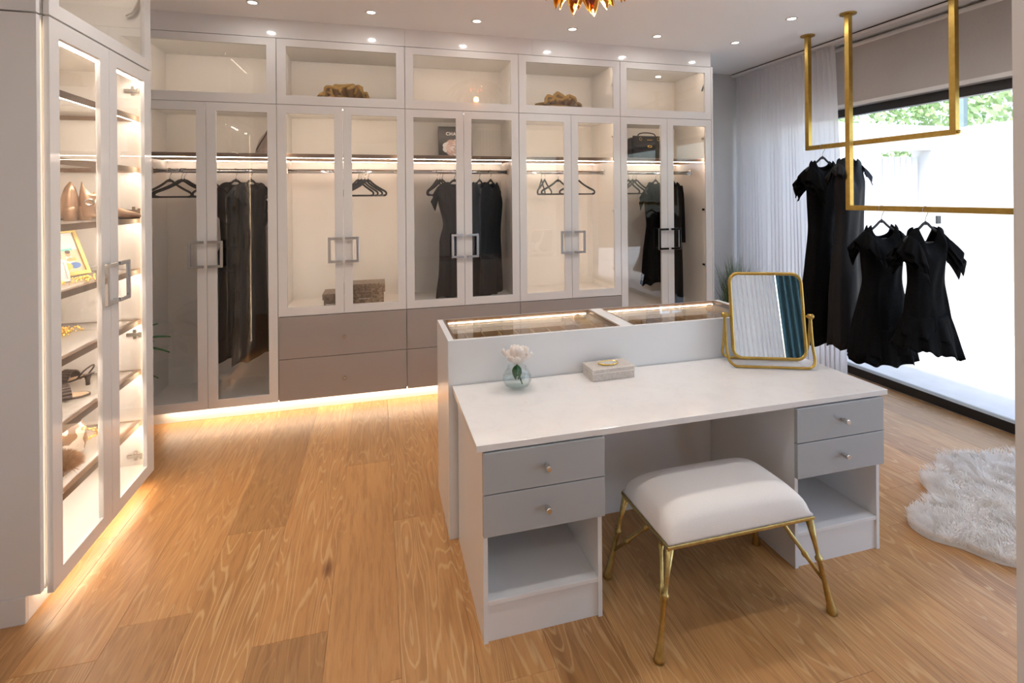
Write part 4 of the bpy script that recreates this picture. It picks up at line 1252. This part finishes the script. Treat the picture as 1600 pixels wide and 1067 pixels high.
# ------------------------------------------------------------------ plants
gp = empty('potted_grass', 'potted spiky green grass behind the vanity mirror by the curtain', 'plant', (3.58, 4.44, 0))
MB().lathe([(.12, .0015), (.15, .05), (.17, .42), (.175, .44), (.155, .44), (.15, .40)], seg=28).obj('pot', 'pot_grey', gp, smooth=False)
MB().lathe([(.0, .40), (.151, .401)], seg=24, caps=False).obj('soil', 'bark', gp)
q = random.Random(8); f = MB()
for _ in range(420):
    a, r_ = q.uniform(0, 2 * pi), q.uniform(0, .12)
    L, sp = q.uniform(.38, .72), q.uniform(.05, .62)
    base = Vector((r_ * cos(a), r_ * sin(a), .40)); d = Vector((cos(a + q.gauss(0, .5)), sin(a + q.gauss(0, .5)), 0))
    side = Vector((-d.y, d.x, 0))
    pv = None
    for j in range(6):
        t = j / 5
        p = base + d * (sp * L * .75 * t ** 1.6) + Vector((0, 0, L * t * (1 - .30 * sp * t)))
        e = side * (.004 * (1 - t) + .0004)
        cur = [p - e, p + e]
        if pv: f.add(pv + cur, [(0, 1, 3, 2)])
        pv = cur
f.obj('blades', 'blade_green', gp, kind='stuff')

lp = empty('potted_plant', 'dark green leafy plant half hidden between display cabinet and wardrobes', 'plant', (-1.62, 3.89, 0))
MB().lathe([(.10, .0015), (.13, .04), (.15, .34), (.155, .36), (.135, .36), (.13, .33)], seg=24).obj('pot', 'pot_grey', lp)
MB().tube([(0, 0, .30), (.01, 0, .5), (0, .01, .68)], [.012, .010, .006], 8).obj('stem', 'leaf_green', lp)
q = random.Random(3)
for k, (az, el, L, zz) in enumerate([(5, 28, .25, .72), (-12, 50, .24, .74), (20, 5, .24, .70), (60, 30, .2, .66), (120, 20, .2, .6), (180, 35, .2, .66), (240, 15, .2, .6), (300, 40, .22, .66), (-40, 10, .2, .56), (40, -5, .2, .54), (150, 0, .2, .5), (270, 0, .2, .5)]):
    leaf(L, .034, .35).xf(Matrix.Translation((0, 0, zz)) @ Matrix.Rotation(radians(az - 90), 4, 'Z') @ Matrix.Rotation(radians(el), 4, 'X')).obj('leaf', 'leaf_green', lp, smooth=True, solid=.0012)

# ------------------------------------------------------------------ chandelier
chd = empty('chandelier', 'gold ceiling chandelier of overlapping amber glass petals', 'chandelier', (1.16, 2.65, 0))
MB().lathe([(.07, 3.072), (.075, 3.0995)], seg=24).obj('ceiling_plate', 'brass', chd)
fr = MB().tube([(0, 0, 3.075), (0, 0, 2.90)], .010, 10)
for z, rr_ in ((3.03, .20), (2.97, .15), (2.90, .09)):
    fr.tube([(rr_ * cos(a), rr_ * sin(a), z) for a in [2 * pi * k / 24 for k in range(24)]], .0045, 6, True)
    for k in range(4):
        fr.tube([(0, 0, z), (rr_ * cos(k * pi / 2), rr_ * sin(k * pi / 2), z)], .004, 6)
fr.obj('frame', 'brass', chd)
def cpetal(L, Wd):
    def f(u, v):
        x = u * 2 - 1
        wv = Wd * (1 - v ** 1.6) * (.65 + .5 * v) 
        return (x * wv, .045 * sin(v * 2.4) - .03 * x * x * (1 - v), -L * v)
    return MB().grid(f, 8, 8)
pm, pe_ = None, None
q = random.Random(12)
for cnt, z, rr_, L, out_ in ((14, 3.03, .20, .20, 32), (12, 2.97, .15, .18, 22), (8, 2.90, .09, .15, 10)):
    for k in range(cnt):
        if pm is None:
            o = cpetal(.20, .075).obj('petal', 'amber_glass', chd, smooth=True, solid=.003); pm = o.data
            b = [(0.075 * (.65 + .5 * v) * (1 - v ** 1.6), .045 * sin(v * 2.4) - .03 * (1 - v), -.20 * v) for v in [j / 10 for j in range(11)]]
            e = MB().tube(b + [(-p[0], p[1], p[2]) for p in b[::-1][1:]], .0028, 6).obj('petal_rim', 'gold', o, smooth=True); pe_ = e
        else:
            o = bpy.data.objects.new('petal', pm); C.objects.link(o); o.parent = chd
            md = o.modifiers.new('solid', 'SOLIDIFY'); md.thickness = .003; md.offset = 0
            e = pe_.copy(); C.objects.link(e); e.parent = o
        a = 2 * pi * (k + .5 * q.random()) / cnt
        o.location = (rr_ * cos(a), rr_ * sin(a), z + .02)
        o.rotation_euler = (radians(out_ + q.uniform(-8, 8)), radians(q.uniform(-12, 12)), a - pi / 2)
        sc = L / .20 * q.uniform(.9, 1.12)
        o.scale = (sc, sc, sc)
for k in range(4):
    a = k * pi / 2 + .4
    MB().lathe([(.004, 2.955), (.014, 2.965), (.017, 2.985), (.010, 3.005), (.006, 3.02)], (.065 * cos(a), .065 * sin(a), 0), 14).obj('bulb', 'bulb_glow', chd, smooth=True)
lamp('chandelier_light', 'POINT', (1.16, 2.65, 2.86), 18, SOFT, shadow_soft_size=.03)

# ------------------------------------------------------------------ downlights
def downlight(x, y, label):
    r = empty('downlight', label, 'ceiling light', (x, y, CZ), 0, 'recessed ceiling downlights')
    MB().lathe([(.030, -.0005), (.043, -.0005), (.045, -.004), (.040, -.006), (.030, -.004)], seg=24, caps=False).obj('bezel', 'panel_white', r, smooth=True)
    MB().lathe([(.0, -.0022), (.030, -.0020)], seg=20, caps=False).obj('lens', 'lens_glow', r)
    lamp('downlight_lamp', 'AREA', (x, y, CZ - .012), CEIL_W * .32, (1, .97, .93), shape='DISK', size=.06, spread=radians(180))
dl = ['first', 'second', 'third', 'fourth', 'fifth', 'sixth']
for k, x in enumerate((-.847, -.03, .783, 1.60, 2.40, 3.21)):
    downlight(x, 3.955, dl[k] + ' downlight from the left in the row above the wardrobes')
downlight(3.214, 3.305, 'lone downlight nearer the window rails, right of the wardrobe row')
for x in (-.847, .37, 1.95, 3.214):
    for y in (2.65, 1.25):
        lamp('downlight_lamp', 'AREA', (x, y, CZ - .012), CEIL_W, (1, .97, .93), shape='DISK', size=.06, spread=radians(150))
lamp('hall_fill_light', 'AREA', (.2, -.7, CZ - .02), 9, (1, .96, .92), shape='DISK', size=.35)  # unseen fill light, added to brighten faces turned towards the camera

# ------------------------------------------------------------------ courtyard
struct(MB().box(4.55, 7.7, -2.5, 5.1, -.16, -.06), 'patio', 'patio_stone')
GY, GX = 4.86, 7.50
struct(MB().box(4.56, 6.07, GY, GY + .25, -.06, 2.56).box(6.90, GX + .25, GY, GY + .25, -.06, 2.56).box(6.07, 6.90, GY, GY + .25, 2.25, 2.56), 'garden_wall_back', 'render_white')
struct(MB().box(GX, GX + .25, -2.5, GY - .002, -.06, 2.57), 'garden_wall_right', 'render_white')
gt = empty('garden_gate', 'white slatted garden gate recessed in the courtyard wall', 'gate', (6.08, GY + .16, 0))
for k in range(8):
    MB().box(.005 + k * .1005, .0995 + k * .1005, 0, .03, -.04, 2.17).obj('slat', 'render_white', gt, bevel=.003)
MB().box(.005, .805, .03, .05, .2, .3).box(.005, .805, .03, .05, 1.8, 1.9).obj('ledger', 'render_white', gt)
kp = MB().box(6.96, 7.03, GY - .022, GY - .001, 1.30, 1.40)
tag(kp.obj('keypad', 'keypad_dark', bevel=.004), 'small dark keypad on the courtyard wall beside the gate', 'keypad')
tag(MB().box(7.50, 7.58, 4.88, 4.96, 2.571, 3.05).obj('post', 'grey_metal', bevel=.004), 'dark metal post on the courtyard wall corner against the trees', 'post')
def tree(x, y, z, r_, h, label, seed):
    r = empty('tree', label, 'tree', (x, y, -.1), 0, 'trees beyond the courtyard wall')
    MB().tube([(0, 0, 0), (.05, .02, z * .5), (0, 0, z)], [.16, .13, .08], 10).obj('trunk', 'bark', r, smooth=True)
    q = random.Random(seed); f = MB()
    cl = [Vector((q.gauss(0, .5) * r_, q.gauss(0, .5) * r_, z + q.uniform(-.45, .45) * h)) for _ in range(26)]
    for _ in range(5200):
        c = q.choice(cl)
        d = Vector((q.gauss(0, 1), q.gauss(0, 1), q.gauss(0, 1))).normalized()
        p = c + d * r_ * .36 * q.uniform(.75, 1.05)
        n = (d + Vector((q.gauss(0, .5), q.gauss(0, .5), q.gauss(0, .5) + .3))).normalized()
        a = n.orthogonal().normalized(); b = n.cross(a); s_ = q.uniform(.05, .10)
        f.add([p - a * s_, p + b * s_ * .5, p + a * s_, p - b * s_ * .5], [(0, 1, 2, 3)])
    f.obj('foliage', 'tree_green', r, kind='stuff')
tree(7.0, 8.6, 3.0, 1.9, 2.6, 'leafy green tree left of the dark post beyond the courtyard wall', 1)
tree(9.4, 8.2, 3.0, 1.9, 2.6, 'leafy green tree right behind the corner of the courtyard wall', 2)
tree(10.6, 5.6, 3.0, 1.8, 2.6, 'leafy green tree at the right edge beyond the courtyard wall', 3)
tree(11.2, 2.6, 3.0, 1.8, 2.6, 'leafy green tree nearest the camera beyond the right courtyard wall', 4)
tree(8.2, 10.4, 3.6, 2.2, 3.2, 'taller green tree farthest back beyond the courtyard gate', 5)
struct(MB().box(-6, 24, -8, 24, -.4, -.18), 'ground', 'patio_stone')
